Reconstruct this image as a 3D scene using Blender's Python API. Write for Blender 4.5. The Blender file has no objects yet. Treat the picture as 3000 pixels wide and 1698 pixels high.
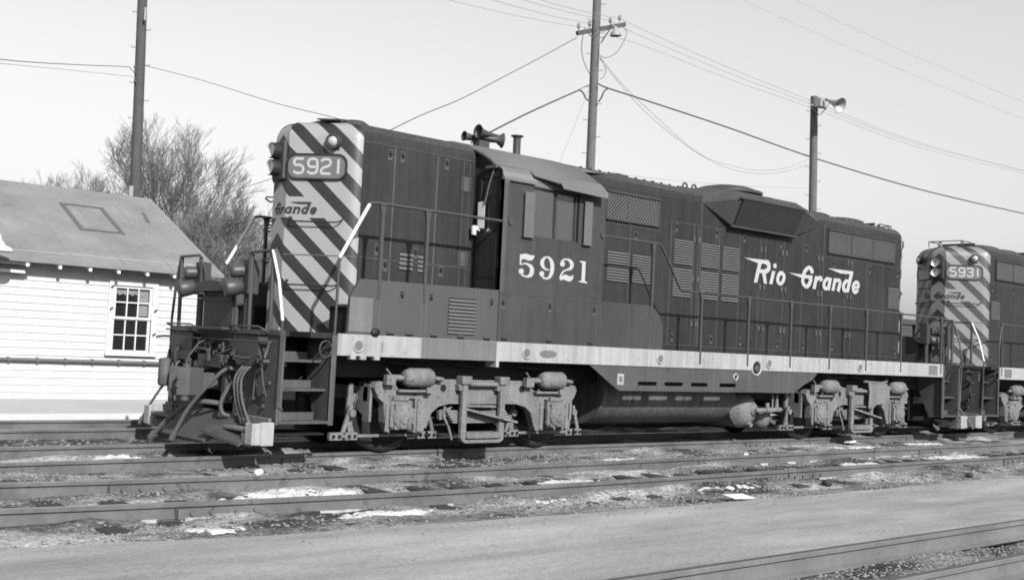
import bpy, math, random
from math import sin, cos, pi, radians, hypot, atan2
from mathutils import Vector, noise
random.seed(7)
S = bpy.context.scene
COL = S.collection

# ------------------------------------------------------------------ camera
CAMP = (-9.743, -13.0127, 1.4788)
YAW, PITCH, ROLL, FPX = 0.711, 0.0503, 0.0484, 3237.84     # focal length in pixels of a 3000 px wide frame
FW = Vector((sin(YAW)*cos(PITCH), cos(YAW)*cos(PITCH), sin(PITCH)))
RT = Vector((cos(YAW), -sin(YAW), 0)); UP = RT.cross(FW)
cd = bpy.data.cameras.new("camera"); cam = bpy.data.objects.new("camera", cd); COL.objects.link(cam)
cr, sr = cos(ROLL), sin(ROLL)
# image x axis / y axis in world for a camera rolled by ROLL
ax = RT*cr + UP*sr
ay = UP*cr - RT*sr
from mathutils import Matrix
M = Matrix(((ax.x, ay.x, -FW.x, CAMP[0]), (ax.y, ay.y, -FW.y, CAMP[1]), (ax.z, ay.z, -FW.z, CAMP[2]), (0, 0, 0, 1)))
cam.matrix_world = M
cd.sensor_width = 36.0; cd.lens = 36.0*FPX/3000.0
cd.dof.use_dof = True; cd.dof.focus_distance = 15.5; cd.dof.aperture_fstop = 8.0
cd.clip_start = 0.1; cd.clip_end = 3000
S.camera = cam
S.cycles.filter_width = 1.8

def at(u, v, dep):
    """a point at a given distance along the view axis seen at (u, v) of the 3000x1698 frame"""
    return Vector(CAMP) + (FW + ax*((u-1500)/FPX) - ay*((v-849)/FPX))*dep

# ------------------------------------------------------------------ light
SUN = Vector((-.208, -.833, .514)).normalized()
w = bpy.data.worlds.new("World"); S.world = w; w.use_nodes = True
nt = w.node_tree; nt.nodes.clear()
out = nt.nodes.new('ShaderNodeOutputWorld'); bg = nt.nodes.new('ShaderNodeBackground')
sky = nt.nodes.new('ShaderNodeTexSky'); sky.sky_type = 'NISHITA'; sky.sun_disc = False
sky.sun_elevation = radians(31); sky.sun_rotation = radians(194)
sky.dust_density = 3.0; sky.air_density = 1.0; sky.ozone_density = 0.6
# black-and-white film is more sensitive to the blue of the sky than the eye
bw = nt.nodes.new('ShaderNodeVectorMath'); bw.operation = 'DOT_PRODUCT'; bw.inputs[1].default_value = (.1, .35, .85)
pw = nt.nodes.new('ShaderNodeMath'); pw.operation = 'POWER'; pw.inputs[1].default_value = .72
sc_ = nt.nodes.new('ShaderNodeMath'); sc_.operation = 'MULTIPLY'; sc_.inputs[1].default_value = 1.62
nt.links.new(sky.outputs[0], bw.inputs[0]); nt.links.new(bw.outputs['Value'], pw.inputs[0]); nt.links.new(pw.outputs[0], sc_.inputs[0]); nt.links.new(sc_.outputs[0], bg.inputs[0])
bg.inputs[1].default_value = 0.088
nt.links.new(bg.outputs[0], out.inputs[0])
sd = bpy.data.lights.new("sun", 'SUN'); so = bpy.data.objects.new("sun", sd); COL.objects.link(so)
sd.energy = 5.0; sd.angle = radians(0.55); sd.color = (1, 0.985, 0.96)
so.rotation_euler = (-SUN).to_track_quat('-Z', 'Y').to_euler()
S.view_settings.view_transform = 'Standard'; S.view_settings.look = 'None'
S.view_settings.exposure = 0.8; S.view_settings.gamma = 1; S.view_settings.use_curve_mapping = False

# ------------------------------------------------------------------ materials
MATS = {}
def mat(name, v, rough=.6, amp=.18, scale=3.0, streak=0.0, spec=.3, metal=0, bump=0.0, bscale=None, spots=0.0):
    """grey procedural surface: value v with soft mottling, optional vertical streaks, grime spots, bump"""
    if name in MATS: return MATS[name]
    v *= .62
    m = bpy.data.materials.new(name); m.use_nodes = True; n = m.node_tree; N = n.nodes; L = n.links
    b = N['Principled BSDF']; b.inputs['Roughness'].default_value = rough; b.inputs['Metallic'].default_value = metal
    b.inputs['Specular IOR Level'].default_value = spec
    tc = N.new('ShaderNodeTexCoord')
    def noi(sc, vec=None, det=5):
        t = N.new('ShaderNodeTexNoise'); t.inputs['Scale'].default_value = sc; t.inputs['Detail'].default_value = det
        L.new(vec or tc.outputs['Object'], t.inputs['Vector']); return t.outputs['Fac']
    def math_(op, a, b_):
        t = N.new('ShaderNodeMath'); t.operation = op
        for i, q in enumerate((a, b_)):
            if isinstance(q, (int, float)): t.inputs[i].default_value = q
            else: L.new(q, t.inputs[i])
        return t.outputs[0]
    f = math_('MULTIPLY', math_('SUBTRACT', noi(scale), .5), 2*amp)
    f = math_('ADD', f, math_('MULTIPLY', math_('SUBTRACT', noi(scale*9, None, 3), .5), amp*.9))
    if streak:
        mp = N.new('ShaderNodeMapping'); mp.inputs['Scale'].default_value = (14, 14, .5); L.new(tc.outputs['Object'], mp.inputs['Vector'])
        f = math_('ADD', f, math_('MULTIPLY', math_('SUBTRACT', noi(1.3, mp.outputs[0], 6), .5), 2*streak))
    if spots:
        s_ = math_('GREATER_THAN', noi(scale*4, None, 2), .66)
        f = math_('SUBTRACT', f, math_('MULTIPLY', s_, spots))
    val = math_('MULTIPLY', math_('ADD', f, 1.0), v)
    val = math_('MAXIMUM', val, v*.25)
    L.new(val, b.inputs['Base Color'])
    if bump:
        bp = N.new('ShaderNodeBump'); bp.inputs['Strength'].default_value = bump; bp.inputs['Distance'].default_value = .03
        L.new(noi(bscale or scale*6), bp.inputs['Height']); L.new(bp.outputs[0], b.inputs['Normal'])
    MATS[name] = m; return m

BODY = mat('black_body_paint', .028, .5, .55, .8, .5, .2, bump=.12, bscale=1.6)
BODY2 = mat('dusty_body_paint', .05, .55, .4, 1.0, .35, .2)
SEAM = mat('worn_door_edge', 0.072, .6, .3, 5, .2)
LATCHD = mat('dark_fittings_and_shade', 0.008, .6)  # near-black; shade in gaps and recesses is put into this colour
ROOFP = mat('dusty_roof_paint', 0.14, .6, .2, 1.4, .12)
BOXP = mat('grey_locker_paint', 0.07, .55, .14, 1.5, .12)
LOUV = mat('pale_louver_paint', 0.11, .6, .2, 4)  # pale so the louvre slats look lit beside their dark gaps
BAND = mat('light_sill_paint', .33, .55, .25, 1.6, .4, spots=.2)
BANDD = mat('stained_sill_paint', 0.14, .6, .25, 2.0, .3)
CREAM = mat('light_lettering_paint', 0.42, .6, .05, 2)
DARKL = mat('dark_lettering_paint', 0.03, .6, .05, 2)
SKIRT = mat('dusty_skirt_paint', .07, .6, .3, 1.5, .4, spots=.25)
TANKP = mat('dusty_tank_paint', .1, .5, .35, 1.5, .9, spots=.2)
TRUCK = mat('silver_truck_paint', .175, .75, .38, 3.5, .4, .12, bump=.5, bscale=22, spots=.45)
DARKM = mat('shade_darkened_metal', 0.016, .6, .3, 4)  # base colour lowered to deepen the shade under the locomotive
PILOT = mat('grimy_pilot_paint', .075, .65, .5, 5, .4, spots=.35)
RAILP = mat('handrail_paint', 0.06, .45, .1, 6)
WHITER = mat('white_handrail_paint', .75, .5, .05, 5)
HOSE = mat('dusty_rubber_hose', 0.1, .7, .15, 6)
BLACK = mat('black_void_shade', .006, .8)  # shade of holes and open spaces is put into the colour
GLASSM = mat('reflective_window_glass', 0.06, .12, .1, 1, spec=.8)
PALEREFL = mat('sky_pale_reflector', .8, .3, .02, 2, metal=.35)  # bright sky reflection put into a pale, mostly non-metal base colour
LENS = mat('lamp_lens', .42, .08, .05, 2, spec=.8)
WHEELM = mat('wheel_steel', 0.022, .45, .2, 5)
TREAD = mat('polished_wheel_tread', .3, .3, .1, 5, metal=.7)
BRASS = mat('white_paper_tag', .75, .6, .03, 3)
BOARDP = mat('numberboard_glass', .14, .3, .06, 2)
SNOW = mat('old_snow', .6, .8, .5, 6, bump=.8, spots=.3)
RAILM = mat('rusty_rail_side', .115, .75, .7, 1.7, spots=.35)
RAILT = mat('worn_rail_head', 0.3, .35, .1, 3, metal=.4)
TIE = mat('weathered_sleeper_wood', 0.04, .85, .35, 5, bump=.5)
WOODP = mat('dark_pole_wood', .075, .85, .25, 4, .3, bump=.4)
WOODL = mat('weathered_pole_wood', .12, .85, .25, 4, .3, bump=.4)
WIRE = mat('black_cable', .07, .6, .05)
WIREL = mat('thin_line_wire', 0.3, .5, .05)
ALU = mat('aluminium_horn', .42, .45, .08, 4, metal=.3)
GALV = mat('galvanised_box', .3, .5, .1, 4)
INSUL = mat('glass_insulator', .2, .2, .1)
WALLW = mat('white_clapboard_paint', .56, .75, .14, 1.6, .16, spots=.1, bump=.15, bscale=8)
TRIMW = mat('white_trim_paint', 0.66, .7, .04, 3)
ROOFF = mat('grey_roll_roofing', .21, .9, .45, 1.0, bump=.2, bscale=40)
ROOFD = mat('tar_seam', 0.105, .9, .1, 4)
ROOFL = mat('pale_roof_seam', 0.235, .9, .08, 4)
PIPEM = mat('rusty_wall_pipe', .12, .7, .1, 4)
WGL = mat('dark_window_glass', .02, .08, .1, 1, spec=.7)
CURT = mat('lace_curtain', 0.22, .9, .25, 14)
BARK = mat('grey_bark', 0.16, .9, .3, 6)
TWIG = mat('bare_twig', 0.17, .9, .2, 6)

def stripe_mat(nm='chevron_striped_paint', lv=.185, dv=.013):
    m = bpy.data.materials.new(nm); m.use_nodes = True; n = m.node_tree; N = n.nodes; L = n.links
    b = N['Principled BSDF']; b.inputs['Roughness'].default_value = .45; b.inputs['Specular IOR Level'].default_value = .4
    uv = N.new('ShaderNodeUVMap'); uv.uv_map = 'plan'
    sp = N.new('ShaderNodeSeparateXYZ'); L.new(uv.outputs[0], sp.inputs[0])
    def m_(op, a, c=0.0):
        t = N.new('ShaderNodeMath'); t.operation = op
        for i, q in enumerate((a, c)):
            if isinstance(q, (int, float)): t.inputs[i].default_value = q
            else: L.new(q, t.inputs[i])
        return t.outputs[0]
    s_ = m_('ABSOLUTE', sp.outputs[0]); z = sp.outputs[1]
    t = m_('ADD', z, m_('MULTIPLY', s_, .95))
    fr = m_('FRACT', m_('DIVIDE', m_('SUBTRACT', t, 3.05-.433*10), .433))
    dark = m_('LESS_THAN', fr, .465)
    inz = m_('MULTIPLY', m_('GREATER_THAN', z, 3.008), m_('LESS_THAN', z, 3.281))
    fld = m_('MULTIPLY', inz, m_('LESS_THAN', t, 3.82))
    dark = m_('MULTIPLY', dark, m_('SUBTRACT', 1.0, fld))
    tc = N.new('ShaderNodeTexCoord'); no = N.new('ShaderNodeTexNoise'); no.inputs['Scale'].default_value = 3; no.inputs['Detail'].default_value = 6
    L.new(tc.outputs['Object'], no.inputs['Vector'])
    light = m_('MULTIPLY', m_('ADD', m_('MULTIPLY', no.outputs['Fac'], .2), .9), lv)
    dk = m_('MULTIPLY', m_('ADD', no.outputs['Fac'], .5), dv)
    col = m_('ADD', m_('MULTIPLY', dark, dk), m_('MULTIPLY', m_('SUBTRACT', 1.0, dark), light))
    L.new(col, b.inputs['Base Color']); return m
STRIPE = stripe_mat(); STRIPED = stripe_mat('dusty_chevron_paint', .13, .02)
SCREEN = mat('dusty_wire_screen', .1, .6, .2, 4)
RAILN = mat('pale_rail_side', .15, .7, .5, 1.5)
RAILNT = mat('dull_rail_head', .085, .5, .2, 3)

# ------------------------------------------------------------------ mesh helpers
def frame(p, q):
    d = (Vector(q)-Vector(p)); l = d.length or 1e-9; d /= l
    a = Vector((0, 0, 1)) if abs(d.z) < .9 else Vector((1, 0, 0))
    s = d.cross(a).normalized(); u = s.cross(d).normalized(); return d, s, u, l

class MB:
    """collects solids and builds them as ONE mesh object"""
    def __init__(self, T=None): self.v = []; self.f = []; self.m = []; self.T = T; self.uv = None; self.sm = []
    def add(self, vs, fs, m=0, smooth=False):
        o = len(self.v); self.v += [tuple(p) for p in vs]; self.f += [tuple(i+o for i in f) for f in fs]
        self.m += [m]*len(fs); self.sm += [smooth]*len(fs); return self
    def box(self, x0, x1, y0, y1, z0, z1, m=0):
        if x0 > x1: x0, x1 = x1, x0
        if y0 > y1: y0, y1 = y1, y0
        if z0 > z1: z0, z1 = z1, z0
        vs = [(x, y, z) for z in (z0, z1) for y in (y0, y1) for x in (x0, x1)]
        return self.add(vs, [(0, 2, 3, 1), (4, 5, 7, 6), (0, 1, 5, 4), (2, 6, 7, 3), (0, 4, 6, 2), (1, 3, 7, 5)], m)
    def bar(self, p, q, w, h, m=0):
        p = Vector(p); q = Vector(q); d, s, u, l = frame(p, q)
        vs = [r + s*a*w/2 + u*b*h/2 for r in (p, q) for a, b in ((-1, -1), (1, -1), (1, 1), (-1, 1))]
        return self.add(vs, [(0, 1, 2, 3), (7, 6, 5, 4), (0, 4, 5, 1), (1, 5, 6, 2), (2, 6, 7, 3), (3, 7, 4, 0)], m)
    def cyl(self, p, q, r, r2=None, n=12, m=0, smooth=True, caps=True):
        p = Vector(p); q = Vector(q); d, s, u, l = frame(p, q); r2 = r if r2 is None else r2
        vs = [c + s*cos(2*pi*i/n)*R + u*sin(2*pi*i/n)*R for c, R in ((p, r), (q, r2)) for i in range(n)]
        self.add(vs, [(i, (i+1) % n, n+(i+1) % n, n+i) for i in range(n)], m, smooth)
        if caps: self.add([vs[i] for i in range(n)], [tuple(range(n))[::-1]], m); self.add([vs[n+i] for i in range(n)], [tuple(range(n))], m)
        return self
    def lathe(self, p, d, prof, n=16, m=0):
        p = Vector(p); d_, s, u, l = frame(p, p+Vector(d)); vs = []; k = len(prof)
        for a, r in prof:
            for i in range(n): vs.append(p + d_*a + s*cos(2*pi*i/n)*r + u*sin(2*pi*i/n)*r)
        fs = [(j*n+i, j*n+(i+1) % n, (j+1)*n+(i+1) % n, (j+1)*n+i) for j in range(k-1) for i in range(n)]
        return self.add(vs, fs, m, True)
    def tube(self, pts, r, n=6, m=0, caps=True):
        pts = [Vector(p) for p in pts]; k = len(pts); vs = []; pu = None
        for j, p in enumerate(pts):
            d = (pts[min(j+1, k-1)]-pts[max(j-1, 0)]).normalized()
            if pu is None: _, s, u, _ = frame(p, p+d)
            else: u = (pu - d*pu.dot(d)).normalized(); s = d.cross(u)
            pu = u; R = r[j] if isinstance(r, (list, tuple)) else r
            for i in range(n): vs.append(p + s*cos(2*pi*i/n)*R + u*sin(2*pi*i/n)*R)
        fs = [(j*n+i, j*n+(i+1) % n, (j+1)*n+(i+1) % n, (j+1)*n+i) for j in range(k-1) for i in range(n)]
        self.add(vs, fs, m, True)
        if caps: self.add([vs[i] for i in range(n)], [tuple(range(n))], m); self.add(vs[-n:], [tuple(range(n))], m)
        return self
    def prism(self, poly, axis, a, b, m=0):
        k = len(poly)
        def P(c, q): return {'x': (c, q[0], q[1]), 'y': (q[0], c, q[1]), 'z': (q[0], q[1], c)}[axis]
        vs = [P(a, q) for q in poly] + [P(b, q) for q in poly]
        return self.add(vs, [tuple(range(k)), tuple(range(k, 2*k))[::-1]] + [(i, (i+1) % k, k+(i+1) % k, k+i) for i in range(k)], m)
    def ell(self, c, r, n=10, m=0):
        vs = []; k = n//2+1
        for j in range(k):
            t = pi*j/(k-1)
            for i in range(n): vs.append((c[0]+r[0]*sin(t)*cos(2*pi*i/n), c[1]+r[1]*sin(t)*sin(2*pi*i/n), c[2]+r[2]*cos(t)))
        return self.add(vs, [(j*n+i, (j+1)*n+i, (j+1)*n+(i+1) % n, j*n+(i+1) % n) for j in range(k-1) for i in range(n)], m, True)
    def build(self, name, mats, parent=None, bevel=0, fix=True):
        T = self.T; v = [T(p) for p in self.v] if T else self.v
        me = bpy.data.meshes.new(name); me.from_pydata([tuple(p) for p in v], [], self.f)
        if not isinstance(mats, (list, tuple)): mats = [mats]
        for q in mats: me.materials.append(q)
        for p, i, s_ in zip(me.polygons, self.m, self.sm): p.material_index = i; p.use_smooth = s_
        if self.uv:
            L = me.uv_layers.new(name='plan')
            for lp in me.loops: L.data[lp.index].uv = self.uv[lp.vertex_index]
        if fix:
            import bmesh
            bm = bmesh.new(); bm.from_mesh(me); bmesh.ops.recalc_face_normals(bm, faces=bm.faces); bm.to_mesh(me); bm.free()
        me.update()
        o = bpy.data.objects.new(name, me); COL.objects.link(o)
        if parent: o.parent = parent
        if bevel:
            md = o.modifiers.new('bevel', 'BEVEL'); md.width = bevel; md.segments = 2; md.limit_method = 'ANGLE'
        return o

def thing(name, label, cat, loc=(0, 0, 0), group=None, rz=0):
    o = bpy.data.objects.new(name, None); COL.objects.link(o); o.location = loc; o.rotation_euler = (0, 0, rz); o.empty_display_size = .2
    o['label'] = label; o['category'] = cat
    if group: o['group'] = group
    return o
def tag(o, label=None, cat=None, group=None, kind=None):
    for k, v in (('label', label), ('category', cat), ('group', group), ('kind', kind)):
        if v: o[k] = v
    return o
def arc(cx, cy, r, a0, a1, n=6):
    return [(cx+r*cos(radians(a0+(a1-a0)*i/n)), cy+r*sin(radians(a0+(a1-a0)*i/n))) for i in range(n+1)]

# strokes -> outline polygons for lettering
def catmull(P, n=5, closed=False):
    if len(P) < 3: return list(P)
    o = []; k = len(P); rng = range(k) if closed else range(k-1)
    for i in rng:
        p = [P[(i+j) % k] if closed else P[min(max(i+j, 0), k-1)] for j in (-1, 0, 1, 2)]
        for s in range(n):
            t = s/n
            o.append(tuple(.5*(2*p[1][c]+(p[2][c]-p[0][c])*t+(2*p[0][c]-5*p[1][c]+4*p[2][c]-p[3][c])*t*t+(3*p[1][c]-p[0][c]-3*p[2][c]+p[3][c])*t**3) for c in range(len(P[0]))))
    if not closed: o.append(tuple(P[-1]))
    return o
def ribbon(P, closed=False):
    """P = [(u, v, width)] -> list of quads as (left points, right points)"""
    k = len(P); Lf = []; Rt = []
    for i in range(k):
        a = P[(i-1) % k] if closed else P[max(i-1, 0)]; b = P[(i+1) % k] if closed else P[min(i+1, k-1)]
        dx, dy = b[0]-a[0], b[1]-a[1]; l = hypot(dx, dy) or 1; nx, ny = -dy/l, dx/l; h = P[i][2]/2
        if not closed or True:
            p, q = P[i-1] if i or closed else P[i], P[(i+1) % k] if i < k-1 or closed else P[i]
            d1 = (P[i][0]-p[0], P[i][1]-p[1]); d2 = (q[0]-P[i][0], q[1]-P[i][1]); l1 = hypot(*d1); l2 = hypot(*d2)
            if l1 > 1e-9 and l2 > 1e-9:
                c = (d1[0]*d2[0]+d1[1]*d2[1])/l1/l2; h /= max(.6, math.sqrt(max(0, (1+c)/2)))
        Lf.append((P[i][0]+nx*h, P[i][1]+ny*h)); Rt.append((P[i][0]-nx*h, P[i][1]-ny*h))
    return Lf, Rt
def ellipse(cx, cy, rx, ry, n=18, t=0):
    return [(cx+rx*cos(a)*cos(t)-ry*sin(a)*sin(t), cy+rx*cos(a)*sin(t)+ry*sin(a)*cos(t)) for a in [2*pi*i/n for i in range(n)]]
class Glyphs:
    """flat paint shapes laid a few mm proud of a surface; P maps (a, b, height) to 3-D"""
    def __init__(self, P, base=.004): self.P = P; self.mb = MB(); self.h = base
    def _h(self): self.h += .0005; return self.h
    def poly(self, pts):
        h = self._h(); self.mb.add([self.P(a, b, h) for a, b in pts], [tuple(range(len(pts)))])
    def stroke(self, P, smooth=True, closed=False, n=5):
        if smooth: P = catmull(P, n, closed)
        Lf, Rt = ribbon(P, closed); k = len(P); h = self._h()
        vs = [self.P(a, b, h) for a, b in Lf] + [self.P(a, b, h) for a, b in Rt]
        self.mb.add(vs, [(i, (i+1) % k, k+(i+1) % k, k+i) for i in range(k if closed else k-1)])

DIGITS = [('s',[(0.28,2.74,0.029),(0.281,2.669,0.027),(0.282,2.603,0.027)]),
('p',[(0.267,2.745),(0.316,2.751),(0.374,2.764),(0.428,2.757),(0.483,2.747),(0.536,2.754),(0.532,2.722),(0.504,2.688),(0.457,2.672),(0.404,2.673),(0.362,2.685),(0.326,2.685),(0.295,2.67),(0.271,2.668)]),
('s',[(0.286,2.601,0.014),(0.365,2.625,0.022),(0.437,2.611,0.04),(0.487,2.58,0.066),(0.502,2.532,0.08),(0.482,2.481,0.067),(0.424,2.447,0.031),(0.359,2.452,0.023),(0.31,2.472,0.035)]),
('p',[(0.351,2.516),(0.349,2.502),(0.342,2.49),(0.329,2.48),(0.314,2.474),(0.297,2.473),(0.281,2.476),(0.268,2.484),(0.259,2.495),(0.255,2.508),(0.257,2.521),(0.265,2.534),(0.277,2.543),(0.292,2.549),(0.309,2.55),(0.325,2.547),(0.338,2.54),(0.347,2.529)]),
('s',[(0.83,2.577,0.014),(0.784,2.573,0.024),(0.728,2.593,0.042),(0.684,2.655,0.076),(0.711,2.718,0.047),(0.767,2.75,0.022),(0.829,2.731,0.044),(0.873,2.675,0.07),(0.884,2.599,0.077),(0.87,2.526,0.067),(0.833,2.469,0.043),(0.78,2.446,0.025),(0.721,2.458,0.031),(0.682,2.493,0.034)]),
('p',[(0.735,2.513),(0.733,2.5),(0.725,2.488),(0.713,2.478),(0.698,2.473),(0.682,2.471),(0.666,2.475),(0.653,2.482),(0.644,2.493),(0.64,2.505),(0.642,2.518),(0.65,2.53),(0.662,2.54),(0.677,2.545),(0.693,2.547),(0.709,2.543),(0.722,2.536),(0.731,2.525)]),
('p',[(1.127,2.683),(1.125,2.669),(1.117,2.657),(1.104,2.647),(1.089,2.641),(1.072,2.639),(1.056,2.643),(1.042,2.65),(1.033,2.662),(1.029,2.675),(1.031,2.689),(1.039,2.702),(1.051,2.712),(1.067,2.718),(1.084,2.719),(1.1,2.716),(1.114,2.708),(1.123,2.697)]),
('s',[(1.054,2.705,0.033),(1.09,2.737,0.025),(1.152,2.752,0.025),(1.219,2.737,0.047),(1.265,2.686,0.076),(1.236,2.628,0.05),(1.174,2.605,0.027),(1.106,2.576,0.026),(1.065,2.532,0.029),(1.046,2.485,0.036)]),
('p',[(1.039,2.498),(1.067,2.505),(1.116,2.529),(1.166,2.531),(1.224,2.515),(1.262,2.518),(1.299,2.539),(1.304,2.505),(1.284,2.466),(1.235,2.438),(1.184,2.441),(1.133,2.455),(1.083,2.454),(1.055,2.44),(1.032,2.461),(1.028,2.484)]),
('p',[(1.42,2.755),(1.53,2.755),(1.541,2.747),(1.538,2.472),(1.589,2.452),(1.586,2.436),(1.414,2.446),(1.419,2.46),(1.467,2.469),(1.468,2.717),(1.441,2.733),(1.418,2.741)])]
ROAD = [('p',[(6.06,3.231),(6.692,3.24),(6.688,3.17),(6.566,3.166),(6.46,3.167)]),
('p',[(6.467,3.169),(6.57,3.169),(6.458,2.814),(6.364,2.814)]),
('s',[(6.671,3.203,0.076),(6.752,3.194,0.097),(6.791,3.132,0.104),(6.767,3.073,0.094),(6.681,3.031,0.085)]),
('p',[(6.534,3.064),(6.687,3.069),(6.684,2.996),(6.508,2.996)]),
('p',[(6.595,3.003),(6.695,3.0),(6.748,2.817),(6.656,2.817)]),
('p',[(7.018,3.165),(7.016,3.148),(7.008,3.133),(6.995,3.122),(6.978,3.115),(6.96,3.113),(6.943,3.118),(6.929,3.127),(6.919,3.14),(6.915,3.156),(6.917,3.172),(6.925,3.187),(6.938,3.199),(6.955,3.206),(6.973,3.207),(6.99,3.203),(7.004,3.194),(7.014,3.181)]),
('p',[(6.888,3.064),(6.986,3.063),(6.907,2.817),(6.81,2.819)]),
('c',[(7.164,3.046,0.076),(7.246,3.013,0.081),(7.257,2.961,0.091),(7.221,2.892,0.083),(7.153,2.844,0.062),(7.08,2.877,0.084),(7.065,2.927,0.09),(7.095,3.005,0.084)]),
('p',[(7.393,3.069),(7.822,3.07),(7.802,3.006)]),
('p',[(7.818,3.07),(8.163,3.074),(8.147,3.008),(7.802,3.006)]),
('s',[(8.136,3.115,0.099),(8.123,3.169,0.104),(8.045,3.219,0.072),(7.949,3.178,0.084),(7.884,3.109,0.093),(7.851,3.009,0.095),(7.854,2.918,0.094),(7.968,2.853,0.073),(8.063,2.916,0.1),(8.108,3.023,0.108)]),
('p',[(8.238,3.077),(8.336,3.075),(8.268,2.826),(8.163,2.828)]),
('s',[(8.288,2.991,0.041),(8.356,3.036,0.07),(8.422,3.044,0.092),(8.458,2.995,0.093)]),
('p',[(8.696,3.077),(8.805,3.08),(8.736,2.833),(8.633,2.834)]),
('s',[(8.713,3.052,0.053),(8.631,3.049,0.074),(8.562,2.994,0.085),(8.536,2.927,0.097),(8.57,2.871,0.084),(8.662,2.866,0.062)]),
('p',[(8.862,3.081),(8.961,3.083),(8.892,2.835),(8.793,2.837)]),
('s',[(8.929,3.009,0.043),(8.984,3.049,0.062),(9.061,3.037,0.089),(9.072,2.984,0.099),(9.018,2.835,0.098)]),
('p',[(8.644,3.256),(9.527,3.265),(9.52,3.201),(9.081,3.19)]),
('p',[(9.406,3.201),(9.52,3.204),(9.39,2.839),(9.283,2.838)]),
('s',[(9.366,3.06,0.054),(9.286,3.054,0.075),(9.215,2.994,0.089),(9.197,2.933,0.096),(9.227,2.876,0.089),(9.318,2.87,0.063)]),
('p',[(9.511,2.977),(9.74,2.984),(9.732,2.932),(9.503,2.931)]),
('s',[(9.72,2.959,0.099),(9.714,3.025,0.1),(9.642,3.062,0.066),(9.569,3.014,0.095),(9.541,2.94,0.098),(9.577,2.876,0.095),(9.648,2.869,0.075),(9.722,2.916,0.062)])]
# ------------------------------------------------------------------ locomotive
XC = 4.7245                      # middle of the locomotive measured from its front truck centre
def TF(p): return (p[0]-XC, p[1], p[2])
def TR(p): return (-(p[0]-XC), -p[1], p[2])
DIG = {'5': [[(.97, 1), (.04, 1), (.04, .57), (.72, .57), (.97, .43), (.97, .13), (.8, 0), (.2, 0), (.02, .16)]],
 '9': [[(.02, .16), (.2, 0), (.75, 0), (.97, .15), (.97, .85), (.8, 1), (.22, 1), (.04, .85), (.04, .6), (.2, .45), (.9, .45)]],
 '2': [[(.03, .82), (.2, 1), (.8, 1), (.97, .85), (.97, .66), (.82, .54), (.22, .4), (.03, .26), (.03, 0), (1, 0)]],
 '3': [[(.03, .85), (.15, 1), (.8, 1), (.97, .88), (.97, .66), (.8, .53), (.35, .53)], [(.84, .49), (.97, .4), (.97, .12), (.8, 0), (.2, 0), (.03, .15)]],
 '1': [[(.1, 1), (.1, 0)]]}

def nose_plan(xf, inset=0.0):
    """half plan from the centre line out to the side seam: (x, y, arc length s), y negative side"""
    pts = [(xf, 0), (xf, -.172), (xf+.47, -.742)]
    c = (xf+.625, -.76)
    k = [(xf+.47, -.742), (xf+.505, -.785), (xf+.545, -.83), (xf+.59, -.87), (xf+.635, -.892), (xf+.68, -.9)]
    pts = [(xf, 0), (xf, -.172)] + k
    return pts
def plan_full(xf):
    h = nose_plan(xf); s = [0]
    for a, b in zip(h, h[1:]): s.append(s[-1]+hypot(b[0]-a[0], b[1]-a[1]))
    near = [(p[0], p[1], q) for p, q in zip(h, s)]
    far = [(p[0], -p[1], -q) for p, q in zip(h, s)]
    return far[:0:-1] + near
def plan_at(xf, s):
    P = plan_full(xf)
    for a, b in zip(P, P[1:]):
        if a[2] <= s <= b[2]:
            t = (s-a[2])/(b[2]-a[2]); d = (b[0]-a[0], b[1]-a[1]); l = hypot(*d)
            return a[0]+d[0]*t, a[1]+d[1]*t, (d[1]/l, -d[0]/l)
    return P[-1][0], P[-1][1], (0, -1)

def hood_section(ztop=4.3, n=6):
    r = ztop-4.05
    L = [(-.9, 1.53), (-.9, 4.05)] + arc(-.65, 4.05, r, 180, 90, n)[1:] 
    L = [(-.9, 1.53), (-.9, 4.05)] + [(-.65-r*cos(t), 4.05+r*sin(t)) for t in [pi/2*i/n for i in range(1, n+1)]]
    return L + [(0, ztop+.025)] + [(-y, z) for y, z in L[::-1]]

def louver_panel(parent, T, x0, x1, z0, z1, y, n, s=-1):
    """one panel of raised louvre slats on a side face y; s = outward direction"""
    mb = MB(T); m = 0; mb.box(x0, x1, y+s*.0005, y+s*.003, z0, z1, 1)  # dark plate paints in the shade between the slats
    p = (z1-z0)/n
    for i in range(n):
        zb = z0+i*p; zt = zb+p*.66
        vs = [(x, yy, z) for x in (x0, x1) for yy, z in ((y, zt), (y+s*.004, zt), (y+s*.026, zb+p*.12), (y+s*.026, zb), (y, zb))]
        mb.add(vs, [(0, 1, 2, 3, 4), (9, 8, 7, 6, 5)] + [(i_, (i_+1) % 5, 5+(i_+1) % 5, 5+i_) for i_ in range(5)], m)
    mb.build('louvre_panel', [LOUV, LATCHD], parent)
_LM = {}
def latch(parent, T, x, z, y, s=-1, mt=None):
    """one door latch: worn plate, dark recess, handle"""
    mt = mt or BODY
    if mt.name not in _LM:
        m = MB(); m.box(-.035, .035, -.002, -.006, -.085, .06, 1); m.box(-.02, .02, -.006, -.009, -.045, .045, 2); m.box(-.026, .026, -.009, -.03, .0, .014, 0)
        o = m.build('door_latch', [mt, SEAM, LATCHD], parent); _LM[mt.name] = o
    else: o = _LM[mt.name].copy(); COL.objects.link(o); o.parent = parent
    o.location = T((x, y, z)); o.rotation_euler = (0, 0, pi if s > 0 else 0)
def seam(mb, x0, x1, z0, z1, y, s=-1, m=1):
    mb.box(x0, x1, y+s*.0005, y+s*.006, z0, z1, m)
def hinge(mb, x, z, y, s=-1): mb.box(x-.025, x+.025, y+s*.001, y+s*.02, z-.05, z+.05, 1)

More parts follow.
